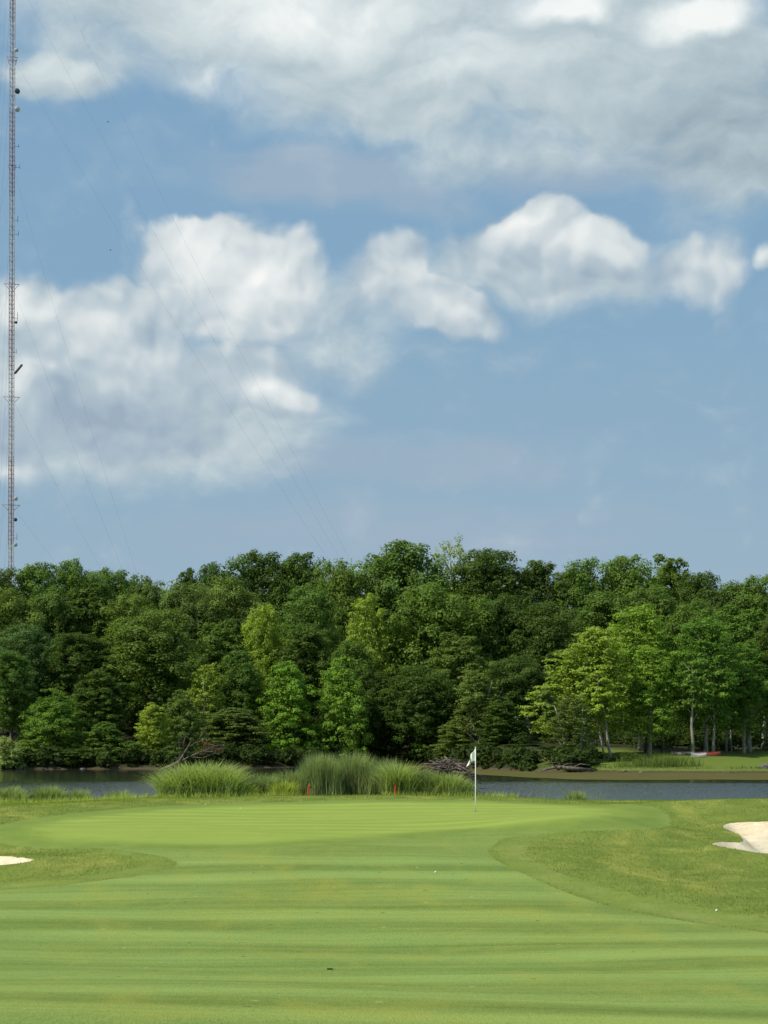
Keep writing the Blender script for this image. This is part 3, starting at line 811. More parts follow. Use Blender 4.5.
G1 = 'trees on the skyline of the wood'
G2 = 'trees in the middle of the wooded hillside'
G3 = 'trees at the front of the wood along the far bank'
T = [
 # skyline, from left to right
 (2, 569, 44, 272, 'oak', 'dark', 'dark rounded treetop at the left end of the skyline beside the mast foot', G1),
 (36, 561, 52, 276, 'tall', 'olive', 'yellowish treetop on the skyline just right of the mast foot', G1),
 (73, 560, 48, 280, 'oakb', 'mid', 'knobbly green treetop second along the skyline right of the mast', G1),
 (112, 566, 66, 284, 'oakc', 'mid', 'broad even green treetop on the skyline left of the small notch of sky', G1),
 (145, 576, 42, 280, 'oak', 'brown', 'brownish low treetop sloping into the notch in the left skyline', G1),
 (188, 566, 34, 305, 'tallb', 'dark', 'small round dark treetop poking up just right of the skyline notch', G1),
 (213, 563, 38, 308, 'oakb', 'blue', 'small bluish treetop touching the left side of the big dark skyline tree', G1),
 (262, 548, 76, 312, 'oakc', 'dark', 'big dark flat topped tree standing above the left half of the skyline', G1),
 (300, 553, 56, 310, 'oakb', 'dark', 'right shoulder of dark foliage beside the big flat topped skyline tree', G1),
 (342, 562, 56, 280, 'oak', 'olive', 'yellow green sloping treetop left of the high central dome', G1),
 (398, 541, 88, 285, 'oakb', 'mid', 'high green dome at the middle of the skyline above the reeds', G1),
 (452, 534, 42, 305, 'sparse', 'pale', 'thin wispy treetop with sky showing through in the central skyline', G1),
 (484, 546, 84, 282, 'oakc', 'dark', 'dark broad dome on the skyline right of the wispy treetop', G1),
 (537, 560, 56, 284, 'tall', 'dark', 'dark narrow treetop right of the broad central dark dome', G1),
 (580, 560, 62, 284, 'oak', 'mid', 'green rounded skyline tree directly above the yellow green maple', G1),
 (626, 556, 66, 286, 'oakb', 'mid', 'full green treetop left of the pointed tip on the right skyline', G1),
 (672, 552, 48, 290, 'tallb', 'mid', 'pointed treetop with a small spike on the right skyline', G1),
 (704, 570, 58, 284, 'oakc', 'dark', 'low dark treetop right of the spiked tree on the skyline', G1),
 (752, 576, 64, 280, 'oak', 'mid', 'pale green treetop at the right end of the skyline', G1),
 # middle of the hill
 (8, 588, 74, 258, 'oakb', 'olive', 'olive tree at the left edge just under the mast foot', G2),
 (52, 586, 66, 262, 'oak', 'mid', 'green tree below the knobbly left skyline and left of the dark dome', G2),
 (92, 577, 70, 266, 'tallb', 'dark', 'dark rounded tree rising behind the large left dome', G2),
 (130, 592, 64, 262, 'oakc', 'olive', 'olive green crown between the left dark tree and the skyline notch', G2),
 (182, 584, 60, 268, 'oak', 'brown', 'brownish green crown below the two small round skyline tops', G2),
 (228, 577, 78, 274, 'oakb', 'olive', 'wide olive crown right under the big dark flat topped tree', G2),
 (152, 610, 98, 246, 'oak', 'mid', 'large round dome of dense green in the left part of the wood', G2),
 (28, 622, 74, 246, 'oakc', 'blue', 'bluish dark crown at the left edge above the bank path', G2),
 (82, 632, 70, 244, 'tall', 'dark', 'dark crown between the left edge and the large round dome', G2),
 (216, 618, 56, 256, 'tallb', 'mid', 'mid green crown tucked in right of the large round dome', G2),
 (262, 606, 48, 258, 'oak', 'yellow', 'light round crown left of centre below the flat topped tree', G2),
 (312, 582, 70, 268, 'oakc', 'mid', 'green rounded crown just left of the pale yellow central tree', G2),
 (304, 622, 62, 254, 'tall', 'dark', 'dark crown above and between the two bright shore maples', G2),
 (366, 594, 54, 258, 'maple', 'yellow', 'pale yellow green crown under the high central dome', G2),
 (348, 640, 54, 252, 'oakb', 'mid', 'green crown above the right one of the two bright shore maples', G2),
 (432, 584, 92, 260, 'oakb', 'mid', 'tall massive green crown in the centre right of the yellow tree', G2),
 (500, 594, 76, 262, 'oak', 'dark', 'dark crown right of the massive central one', G2),
 (462, 632, 64, 250, 'tallb', 'olive', 'olive crown over the leaning slender tree', G2),
 (548, 600, 74, 258, 'oakc', 'dark', 'dark crown at the upper left of the yellow green maple', G2),
 (600, 590, 70, 266, 'tall', 'mid', 'mid green crown behind the top of the yellow green maple', G2),
 (652, 588, 72, 262, 'oak', 'olive', 'olive crown behind the bright central maple of the right bank', G2),
 (700, 600, 70, 256, 'oakb', 'mid', 'green crown above the row of pale trunks on the right bank', G2),
 (748, 604, 66, 250, 'tallb', 'deep', 'deep green crown at the right edge over the lawn', G2),
 (420, 664, 72, 246, 'oakc', 'dark', 'dark low crown over the gloomy cove in the centre', G2),
 (378, 672, 50, 250, 'oak', 'dark', 'shaded low crown right of the bright shore maples', G2),
 (520, 655, 60, 240, 'oakb', 'dark', 'shaded crown between the leaning slender tree and the yellow maple', G2),
 # front rank
 (54, 689, 66, 224, 'bushy', 'deep', 'bright bushy tree reaching down to the bank near the left edge', G3),
 (100, 668, 58, 230, 'tallb', 'dark', 'dark slim tree between the bright bushy tree and the small yellow one', G3),
 (104, 722, 44, 222, 'bushyb', 'mid', 'low green tree hanging over the water left of the small yellow one', G3),
 (153, 703, 38, 223, 'bushyb', 'yellow', 'small yellowish tree at the water left of the dead fallen tree', G3),
 (182, 690, 44, 228, 'bushy', 'olive', 'olive tree standing just behind the dead fallen tree', G3),
 (209, 662, 36, 240, 'slender', 'yellow', 'slim light olive crown below the large round dome on its right', G3),
 (232, 708, 74, 236, 'bushyb', 'brown', 'wide brownish tree overhanging the cove above the arching grass clump', G3),
 (240, 650, 46, 246, 'tall', 'mid', 'narrow green crown left of the left bright shore maple', G3),
 (288, 662, 58, 243, 'bushyb', 'bright', 'left one of the two bright maples above the tall reeds', G3),
 (341, 657, 60, 244, 'bushy', 'bright', 'right one of the two bright maples above the tall reeds', G3),
 (474, 668, 46, 236, 'slender', 'olive', 'slender olive tree with a leaning stem behind the flagstick', G3),
 (500, 700, 46, 232, 'bushyb', 'dark', 'small dark tree at the bank right of the leaning slender tree', G3),
 (583, 622, 104, 212, 'mapleb', 'yellow', 'large yellow green maple leaning over the water at the right bank', G3),
 (640, 604, 84, 222, 'maple', 'bright', 'tall bright green maple with its trunk in the bank grass', G3),
 (574, 694, 46, 204, 'slender', 'brown', 'small twiggy brownish tree in front of the yellow green maple', G3),
 (650, 642, 64, 214, 'mapleb', 'bright', 'lower bright green maple left of the upturned boats', G3),
 (706, 616, 76, 220, 'maple', 'deep', 'deep green maple whose pale trunk stands by the red boat', G3),
 (744, 640, 58, 224, 'maple', 'deep', 'deep green tree on the lawn right of the boats', G3),
 (776, 610, 56, 228, 'tall', 'dark', 'dark tree cut by the right edge of the picture above the lawn', G3),
 (12, 650, 50, 232, 'tall', 'mid', 'green tree with a pale bare trunk at the left edge', G3),
]
for q in T: tree(*q)

# bare lower stems of the wood: slim trunks standing in the shade
def pole_tree(px, base_y, top, w, d, tone, label, lean=0.0, r=0.15, pale=True):
    crown, trunk, H0, W0, _ = PROTO['maple']
    X = (px - 384) * d / F; zb = hz(X, d) - 0.1
    Ht = (HZ - top) * d / F - zb
    o = empty('slim_tree', (X, d, zb), 0, label=label, cat='tree', group='slim trunks at the edge of the wood')
    mb = MB()
    pts = [(lean * (i / 6) * Ht + 0.12 * math.sin(i * 1.7 + px), 0.1 * math.cos(i + px), -0.3 + Ht * i / 6) for i in range(7)]
    mb.tube(pts, [r * (1.2 if i == 0 else 1) * (1 - .75 * i / 6) for i in range(7)], 8)
    for k in range(7):
        t = 0.35 + k * .085; a = k * 2.4 + px
        s = Vector((lean * t * Ht, 0, Ht * t)); mb.tube([s, s + Vector((math.cos(a) * w * .25 * d / F, math.sin(a), 1.2))], [r * .3, r * .08], 5, cap=False)
    mb.build('trunk', M['bark_pale'] if pale else M['bark'], o)
    rng = np.random.default_rng(int(px))
    P, rr = crown_pts('tall', rng, Ht, w * d / F, Ht * .45, 34); P[:, 0] += lean * P[:, 2]
    V, Fq, rv = leaves(P, rr * 0.85, np.full(34, 120), 0.15, rng, 0.5, 0.6, 0.6)
    me = np_mesh('crown', V, Fq, {'rnd': rv}); q = link('crown', me, M['leaf'], o); q.color = (*TONE[tone], 1)
for a in [
 (692, 765, 660, 40, 213, 'deep', 'pale straight trunk right behind the upturned boats with a light crown', 0.01, .20),
 (714, 762, 665, 36, 217, 'deep', 'pale trunk at the right end of the red boat', -0.01, .20),
 (727, 756, 662, 30, 226, 'mid', 'left stem of the close pair of pale trunks on the lawn', 0.005, .13),
 (731, 756, 660, 30, 228, 'mid', 'right stem of the close pair of pale trunks on the lawn', 0.02, .13),
 (749, 755, 650, 44, 226, 'deep', 'thickest pale trunk on the lawn near the right edge', 0.0, .28),
 (764, 752, 655, 36, 232, 'deep', 'brown trunk at the right edge of the lawn', 0.01, .26),
 (646, 764, 668, 36, 216, 'bright', 'dull trunk rising from the tall bank grass', 0.0, .18, False),
 (662, 764, 662, 34, 220, 'bright', 'thin dull trunk between the bank grass and the boats', 0.015, .14, False),
 (612, 768, 670, 40, 207, 'yellow', 'pale stem leaning left at the water under the yellow green maple', -0.16, .17),
 (604, 768, 672, 36, 208, 'yellow', 'second leaning pale stem just left of the first under the yellow maple', -0.12, .13),
 (566, 768, 690, 30, 208, 'olive', 'thin pale stem leaning steeply left beside the drifted log', -0.30, .12),
 (528, 760, 676, 34, 238, 'dark', 'grey trunk in the shade left of the yellow green maple', 0.0, .22),
 (542, 760, 672, 34, 240, 'dark', 'thin grey trunk in the shade beside the drifted log', 0.02, .14),
 (508, 760, 690, 30, 236, 'dark', 'bowed pale stem in the shade right of the flagstick', -0.22, .15),
 (11, 728, 668, 34, 236, 'mid', 'pale bare trunk above the path at the left edge', 0.0, .26),
]: pole_tree(*a)

# shrubs along the bank
S = [
 (4, 738, 40, 216, 'shrubb', 'pale', 'pale grey green shrub on the bank at the left edge'),
 (32, 742, 40, 220, 'shrub', 'olive', 'olive shrub beside the path near the left edge'),
 (75, 748, 44, 220, 'shrub', 'dark', 'dark shrub on the soil bank under the bright bushy tree'),
 (128, 742, 46, 221, 'shrubb', 'mid', 'green shrub over the water between two small trees'),
 (172, 745, 40, 222, 'shrub', 'olive', 'olive shrub at the root of the dead fallen tree'),
 (250, 738, 60, 246, 'shrub', 'dark', 'dark shrub at the back of the cove left of the reeds'),
 (305, 730, 60, 250, 'shrubb', 'dark', 'dark shrub under the two bright shore maples'),
 (365, 735, 56, 250, 'shrub', 'dark', 'shaded shrub behind the tallest reeds'),
 (432, 728, 50, 246, 'shrubb', 'mid', 'green shrub behind the brush pile'),
 (455, 720, 44, 238, 'bushyb', 'olive', 'olive sapling thicket above the brush pile'),
 (488, 742, 44, 232, 'shrub', 'mid', 'leafy shrub at the bank just right of the flag'),
 (524, 744, 46, 228, 'shrubb', 'mid', 'green shrub in the shade left of the drifted log'),
 (552, 746, 40, 224, 'shrub', 'dark', 'dark shrub behind the drifted log'),
 (592, 750, 36, 210, 'shrub', 'olive', 'olive shrub at the foot of the yellow green maple'),
 (628, 752, 36, 206, 'shrub', 'mid', 'low shrub at the left end of the bank grass'),
 (690, 738, 60, 240, 'shrubb', 'dark', 'dark shrub in the shade behind the boats'),
 (640, 735, 70, 242, 'shrub', 'dark', 'dark shrub in the shade behind the bank grass'),
 (745, 735, 60, 244, 'shrubb', 'dark', 'dark shrub in the shade behind the lawn trunks'),
]
for px, top, w, d, pr, tn, lb in S: tree(px, top, w, d, pr, tn, lb, 'shrubs along the far bank', 'shrub', 'shrub')

# dim growth between the trunks and the rest of the wood: nobody could count it
def wood_mass():
    rng = np.random.default_rng(5)
    C = []; Rr = []
    for _ in range(1250):
        x = rng.uniform(-85, 84); dd = rng.uniform(232, 300) if x < 12 else rng.uniform(228, 300)
        if dd < far_shore(np.array(x)) + 8: continue
        zb = hz(x, dd); C.append((x, dd, zb + rng.uniform(0.2, 5.5) * min(1, (dd - 225) / 25))); Rr.append(rng.uniform(1.3, 2.6))
    for _ in range(420):
        x = rng.uniform(-62, 23); tt = rng.uniform(-0.2, 6.0); dd = float(far_shore(np.array(x))) + tt
        if -9 < x < 6 and rng.random() < .8: continue
        C.append((x, dd, hz(x, dd) + rng.uniform(0.15, 1.5))); Rr.append(rng.uniform(.55, 1.25))
    C = np.array(C); Rr = np.array(Rr)
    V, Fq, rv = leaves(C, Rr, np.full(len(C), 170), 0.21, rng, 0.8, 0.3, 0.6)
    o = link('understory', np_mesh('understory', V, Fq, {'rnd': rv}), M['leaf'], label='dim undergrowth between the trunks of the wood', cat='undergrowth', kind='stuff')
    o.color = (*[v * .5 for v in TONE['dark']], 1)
    C = []; Rr = []
    for i in range(150):
        x = rng.uniform(-130, 135); dd = rng.uniform(300, 350); zb = hz(x, dd)
        Hh = rng.uniform(20, 24) if abs(x) < 75 else rng.uniform(20, 27)
        P, r = crown_pts('round', rng, Hh, 12, 2.5, 26); P[:, 0] += x; P[:, 1] += dd; P[:, 2] += zb
        C.append(P); Rr.append(r * 1.35)
    for i in range(90):
        x = rng.choice([-1, 1]) * rng.uniform(78, 150); dd = rng.uniform(225, 300); zb = hz(x, dd)
        P, r = crown_pts('round', rng, rng.uniform(17, 23), 12, 1.5, 26); P[:, 0] += x; P[:, 1] += dd; P[:, 2] += zb
        C.append(P); Rr.append(r * 1.35)
    C = np.vstack(C); Rr = np.concatenate(Rr)
    V, Fq, rv = leaves(C, Rr, np.full(len(C), 42), 0.42, rng, 0.75, 0.3, 0.5)
    o = link('distant_wood', np_mesh('distant_wood', V, Fq, {'rnd': rv}), M['leaf'], label='mass of further trees closing the wood behind the skyline trees', cat='wood', kind='stuff')
    o.color = (*TONE['mid'], 1)
wood_mass()

# ------------------------------------------------------------------ reeds and tall grass
def blades(X, Y, Z, Hh, Wd, lean, bow, rng, nseg=4):
    """curved blades: base points, heights, widths, lean angle direction"""
    n = len(X); a = rng.uniform(0, 2 * math.pi, n)
    face = a + math.pi / 2 + rng.normal(size=n) * .5
    V = np.empty((n, (nseg) * 2 + 1, 3))
    for i in range(nseg + 1):
        t = i / nseg
        off = lean * t + bow * t ** 2.4
        zz = Z + Hh * (t - 0.30 * np.clip(bow / np.maximum(Hh, .1), 0, 1.2) * t ** 3)
        px = X + np.cos(a) * off; py = Y + np.sin(a) * off
        if i == nseg: V[:, nseg * 2] = np.stack([px, py, zz], 1)
        else:
            w = Wd * (1 - 0.75 * t) / 2
            V[:, 2 * i] = np.stack([px - np.cos(face) * w, py - np.sin(face) * w, zz], 1)
            V[:, 2 * i + 1] = np.stack([px + np.cos(face) * w, py + np.sin(face) * w, zz], 1)
    k = nseg * 2 + 1
    base = (np.arange(n) * k)[:, None]
    q = []
    for i in range(nseg - 1): q.append(base + np.array([2 * i, 2 * i + 1, 2 * i + 3, 2 * i + 2]))
    q.append(base + np.array([2 * nseg - 2, 2 * nseg - 1, 2 * nseg, 2 * nseg]))
    return V.reshape(-1, 3), np.vstack(q), k

def blade_mesh(name, V, Fq, rv):
    # last face of each blade is a triangle
    tri = Fq[:, 2] == Fq[:, 3]
    me = bpy.data.meshes.new(name)
    fs = [tuple(f[:3]) if t else tuple(f) for f, t in zip(Fq.tolist(), tri)]
    me.from_pydata(V.tolist(), [], fs)
    at = me.attributes.new('rnd', 'FLOAT', 'POINT'); at.data.foreach_set('value', rv.astype(np.float32))
    me.update()
    return me

def clump(px, top, w, d, n, tone, label, bow=0.35, lean=0.25, name='reed_clump', cat='reeds', wd=0.022, seed=0, group='reeds and tall grasses behind the green', uneven=0.25, depth=0.55):
    rng = np.random.default_rng(seed + int(px * 10))
    X0_ = (px - 384) * d / F; W = w * d / F; zb = hz(X0_, d)
    Ht = (HZ - top) * d / F - zb
    a = rng.uniform(0, 6.283, n); r = np.sqrt(rng.random(n))
    lx = np.cos(a) * r * W / 2 * 0.80; ly = np.sin(a) * r * W / 2 * depth
    # growth in tussocks
    tc = rng.uniform(-1, 1, (14, 2)) * np.array([W * .38, W * .5 * depth])
    pick = rng.integers(0, 14, n); m = rng.random(n) < 0.55
    lx = np.where(m, tc[pick, 0] + rng.normal(size=n) * .12 * W / 2, lx); ly = np.where(m, tc[pick, 1] + rng.normal(size=n) * .1 * W / 2, ly)
    edge = np.clip(1 - (np.abs(lx) / (W / 2)) ** 2.2, 0.05, 1) ** 0.6
    Hh = Ht * edge * (1 - uneven * rng.random(n)) * (1.03 + 0.40 * bow)
    Z = np.array(h(X0_ + lx, d + ly)) - zb - 0.03
    V, Fq, k = blades(lx, ly, Z, Hh, wd * 1.7 * (0.7 + .6 * rng.random(n)), lean * Hh * rng.random(n), bow * Hh * (0.3 + rng.random(n)), rng)
    rv = np.repeat(np.clip(rng.normal(.45, .22, n), 0, 1), k)
    o = link(name, blade_mesh(name, V, Fq, rv), M['blade'], loc=(X0_, d, zb), label=label, cat=cat, group=group)
    o.color = (*tone, 1)
    return o
GR = (0.34, 0.41, 0.155); GG = (0.29, 0.355, 0.150); GY = (0.38, 0.44, 0.10); GD = (0.28, 0.35, 0.14)
CL = [
 (200, 763, 104, 75.5, 5200, GR, 'big arching clump of bright grass behind the left part of the green', .75, .45, .026, .35),
 (262, 771, 46, 76, 1500, GG, 'thin loose reeds between the arching clump and the tall reed bed', .3, .25, .018, .4),
 (240, 781, 44, 75.2, 1300, GY, 'low yellow grass at the right foot of the arching clump', .4, .3, .02, .4),
 (320, 751.5, 50, 76, 3600, GG, 'tall feathery reeds at the left end of the reed bed', .2, .16, .018, .3),
 (352, 750, 48, 77, 3800, GG, 'tallest grey green reeds in the middle of the reed bed', .2, .14, .018, .3),
 (384, 756, 42, 76.5, 2800, GG, 'tall reeds at the right shoulder of the reed bed', .22, .16, .018, .3),
 (398, 762, 36, 75, 1900, GR, 'bright leafy reeds in front of the right shoulder of the bed', .55, .3, .024, .3),
 (424, 767, 40, 75.5, 2000, GG, 'middling reeds under the brush pile', .3, .22, .02, .35),
 (448, 771, 38, 75, 1700, GR, 'low bright reeds left of the flagstick', .45, .3, .022, .35),
 (464, 778, 30, 74.6, 900, GG, 'short reeds right at the foot of the flagstick line', .4, .3, .02, .4),
 (292, 768, 44, 76.4, 1700, GG, 'loose green reeds joining the tall bed on its left side', .4, .3, .02, .4),
 (410, 772, 60, 75.6, 1900, GR, 'low leafy reeds along the front right of the tall bed', .5, .35, .022, .4),
 (284, 778, 34, 75, 900, GY, 'low yellowish grass left of the first red stake', .4, .3, .02, .45),
 (576, 789, 24, 78.5, 800, GG, 'small round tuft of rushes standing alone at the water right of the flag', .35, .3, .016, .35),
 (10, 785, 46, 76.5, 1500, GG, 'low rushes at the left edge of the picture', .45, .35, .02, .35),
 (48, 784, 44, 77, 1500, GD, 'low rushes second from the left edge', .45, .35, .02, .35),
 (78, 787, 28, 77, 700, GG, 'short rushes at the right end of the low left row', .4, .35, .02, .4),
 (118, 788, 40, 77.5, 650, GG, 'sparse rushes just left of the big arching clump', .4, .3, .018, .5),
]
for px, top, w, d, n, tone, lb, bow, lean, wd, un in CL:
    n = int(n * .6)
    clump(px, top, w, d, n, tone, lb, bow, lean, wd=wd, uneven=un)
def strip(name, label, cat, x0, x1, d0, d1, n, hh, tone, wd=0.02, bow=.4, seed=1, mat='blade', cond=None, dens=None):
    rng = np.random.default_rng(seed)
    X = rng.uniform(x0, x1, n); Y = rng.uniform(d0, d1, n)
    if cond is not None: k = cond(X, Y, rng); X, Y = X[k], Y[k]
    n = len(X)
    Z = np.array(h(X, Y)) - 0.01
    Hh = hh * (0.45 + 0.75 * rng.random(n))
    V, Fq, k = blades(X, Y, Z, Hh, np.full(n, wd), .3 * Hh, bow * Hh * rng.random(n), rng, 2)
    rv = np.repeat(np.clip(rng.normal(.45, .13, n), 0, 1), k)
    o = link(name, blade_mesh(name, V, Fq, rv), M[mat], label=label, cat=cat, kind='stuff')
    o.color = (*tone, 1)
strip('shore_grass', 'uncut yellowish grass along the near shore behind the green', 'grass', -17, 5.5, 73.2, 78, 9000, 0.30, GY, 0.02, cond=lambda X, Y, r: ~((np.abs(X + 1.8) < 1.7) & (Y < 75.2)))
strip('shore_grass', 'sparse rush stems at the water right of the flag', 'grass', 4.2, 9.5, 77, 80.5, 260, 0.75, GG, 0.012)
strip('bank_grass', 'tall rank grass on the right far bank', 'grass', 25, 38, 194.5, 207, 9000, 1.5, (0.15, 0.20, 0.05), 0.05, seed=3,
      cond=lambda X, Y, r: (Y < far_shore(X) + 9 - np.abs(X - 31) * .8) & (Y > far_shore(X) + .4) & (r.random(len(X)) < 1 - np.abs(X - 31.5) / 9))
strip('bank_grass', 'short grass fringe along the lip of the far bank', 'grass', -60, 75, 190, 226, 60000, 0.42, (0.12, 0.17, 0.04), 0.05, seed=4,
      cond=lambda X, Y, r: (np.abs(Y - far_shore(X) - 1.2) < .9))
def rough_cond(X, Y, r):
    k = (poly_sdf(FAIR, X, Y) < 0) & (poly_sdf(COLLAR, X, Y) < 0) & (poly_sdf(CUT, X, Y) < 0)
    for P in POLYS.values(): k &= poly_sdf(P, X, Y) < 0.02
    k &= (np.abs(X) < Y * 0.235 + 1)
    return k
strip('rough_grass', 'short upright grass blades covering the rough mounds', 'grass', -20, 20, 32, 75, 230000, 0.06, (0.205, 0.265, 0.042), 0.012, seed=6, cond=rough_cond)

strip('cut_edge_grass', 'thin darker line of uneven blades along the mown fairway edge', 'grass', -16, 16, 26, 56, 420000, 0.032, (0.17, 0.225, 0.042), 0.010, seed=8,
      cond=lambda X, Y, r: (np.abs(poly_sdf(FAIR, X, Y) + 0.08) < .07 + 0.05 * np.sin(X * 3 + Y)) & (poly_sdf(COLLAR, X, Y) < 0) & (np.abs(X) < Y * .23))
# ground cover bed in front of the reeds
def soil_patch():
    n = 40; V = [(-1.75, 74.6, 0)]; Fs = []
    for i in range(n):
        a = 2 * math.pi * i / n; r = 1 + .12 * math.sin(3 * a) + .08 * math.sin(7 * a + 1)
        V.append((-1.75 + math.cos(a) * 1.55 * r, 74.6 + math.sin(a) * 0.9 * r, 0))
        Fs.append((0, 1 + i, 1 + (i + 1) % n))
    V = [(x, y, hz(x, y) + 0.012 + (0.02 if i == 0 else 0)) for i, (x, y, z) in enumerate(V)]
    m = MB(); m.add(V, Fs); m.build('soil_patch', M['mulch'], label='bare brownish soil below the tall reeds', cat='soil', kind='structure')
soil_patch()

# ------------------------------------------------------------------ dead wood
def brush_pile():
    d = 150.0 if False else 118.0
    x0 = (448 - 384) * d / F
    rng = random.Random(4)
    z0 = WL - 0.3
    o = empty('brush_pile', (x0, d, z0), 0, label='heap of bare grey brown branches in the water behind the reeds', cat='brush pile')
    mats = M['dead']
    W, Hh = 84 * d / F, (HZ - 752) * d / F - z0
    for k in range(95):
        mb = MB()
        t = rng.random(); cx = (rng.random() - .5) * W * .5; cz = rng.uniform(.25, 1.1) ** .7 * Hh * .85 * (1 - abs(cx) / W * 1.3)
        L = rng.uniform(1.0, 3.0); a = rng.uniform(-.35, .35) - cx * .25; b = rng.uniform(-.9, .9)
        dx = math.cos(a) * math.cos(b) * L / 2; dy = math.sin(b) * L / 2; dz = math.sin(a) * L / 2
        y = rng.uniform(-.8, .8)
        p0 = (cx - dx, y - dy, max(.02, cz - dz)); p1 = (cx + dx, y + dy, max(.02, cz + dz)); pm = ((p0[0] + p1[0]) / 2, (p0[1] + p1[1]) / 2, (p0[2] + p1[2]) / 2 + rng.uniform(-.08, .12))
        r = rng.uniform(.03, .075)
        mb.tube([p0, pm, p1], [r, r * .8, r * .4], 6)
        if rng.random() < .6:
            q = Vector(pm); mb.tube([q, q + Vector((rng.uniform(-.5, .5), rng.uniform(-.3, .3), rng.uniform(.15, .5)))], [r * .5, r * .2], 5)
        mb.build('branch', mats, o)
brush_pile()

def dead_tree():
    d = 217.0; k = d / F
    def P(px, py, dy=0): return Vector(((px - 163) * k, dy, (HZ - py) * k - WL))
    o = empty('fallen_tree', ((163 - 384) * k, d, WL), 0, label='bare dead tree fallen from the left far bank into the water', cat='fallen tree')
    mb = MB(); mb.tube([P(160, 771, 1), P(172, 766), P(180, 762, -1), P(186, 753, -1.5), P(193, 741, -2)], [.30, .27, .22, .15, .05], 8); mb.build('trunk', M['dead'], o)
    rng = random.Random(3)
    for pts, r in [([(180, 762), (190, 757), (202, 752), (213, 748)], .15), ([(186, 753), (184, 745), (187, 736)], .10), ([(190, 757), (203, 758), (216, 753)], .08), ([(202, 752), (210, 744), (219, 746)], .07),
                   ([(193, 745), (200, 738), (203, 731)], .06), ([(176, 764), (183, 752), (181, 742)], .08), ([(205, 751), (216, 752), (224, 748)], .05), ([(187, 748), (196, 743), (206, 740)], .05)]:
        mb = MB(); y = rng.uniform(-3, 0); mb.tube([P(a, b, y * i / 2) for i, (a, b) in enumerate(pts)], [r * (1 - .25 * i) for i in range(len(pts))], 6)
        e = P(*pts[-1], y)
        for _ in range(4):
            mb.tube([e, e + Vector((rng.uniform(-.3, .9), rng.uniform(-.4, .4), rng.uniform(-.3, .7)))], [r * .3, .012], 4)
        mb.build('branch', M['dead'], o)
    # a few leaves turned brown
    c = []; 
    for a, b in ((214, 748), (219, 750), (208, 744), (205, 752)): c.append(P(a, b, -2))
    V, Fq, rv = leaves(np.array(c), np.full(4, .7), np.full(4, 90), .10, np.random.default_rng(2), .5, 0, .9)
    q = link('withered_leaves', np_mesh('withered_leaves', V, Fq, {'rnd': rv}), M['leaf'], o); q.color = (0.20, 0.10, 0.065, 1)
dead_tree()

def drift_log():
    d = 193.0; k = d / F
    x0 = (566 - 384) * k; zb = WL
    o = empty('drifted_log', (x0, d, zb), 0, label='grey drifted log with broken limbs at the foot of the right bank', cat='log')
    def P(px, py, dy=0): return Vector(((px - 566) * k, dy, (HZ - py) * k - zb))
    mb = MB(); mb.tube([P(544, 770, 1), P(556, 767), P(572, 768.5, -.5), P(592, 770, .5)], [.10, .20, .22, .16], 8); mb.build('log', M['dead'], o)
    for pts, r in (([(556, 767), (552, 763), (560, 762)], .10), ([(548, 769), (541, 771.5), (536, 772)], .09), ([(572, 768), (580, 764), (590, 765)], .08), ([(560, 767), (568, 763.5), (575, 764)], .07)):
        mb = MB(); mb.tube([P(a, b, random.uniform(-.6, .6)) for a, b in pts], [r, r * .8, r * .5], 6); mb.build('broken_limb', M['dead'], o)
drift_log()

# stones along the foot of the banks
def stones():
    rng = random.Random(9)
    data = [(625, 'pale stone at the waterline below the maple'), (18, 'stone at the waterline by the left edge shrub'), (52, 'stone on the left soil bank'), (83, 'pale stone below the dark shrub on the left bank'), (64, 'flat stone at the left waterline between two others'),
            (642, 'stone at the waterline below the bank grass'), (768, 'grey boulder at the right edge of the lawn')]
    for px, lb in data:
        x = (px - 384) * 200 / F
        d = float(far_shore(np.array(x))) + 0.15; x = (px - 384) * d / F; sz = .28
        if px == 768: d += 1.6; x = (766 - 384) * d / F; sz = .62
        bm = bmesh.new(); bmesh.ops.create_icosphere(bm, subdivisions=2, radius=sz)
        for v in bm.verts: v.co *= 1 + rng.uniform(-.16, .16); v.co.z *= .6; v.co.x *= 1.35
        me = bpy.data.meshes.new('stone'); bm.to_mesh(me); bm.free()
        link('stone', me, M['stone'], loc=(x, d, hz(x, d) + sz * .2), smooth=False, label=lb, cat='stone', group='stones along the far bank')
stones()

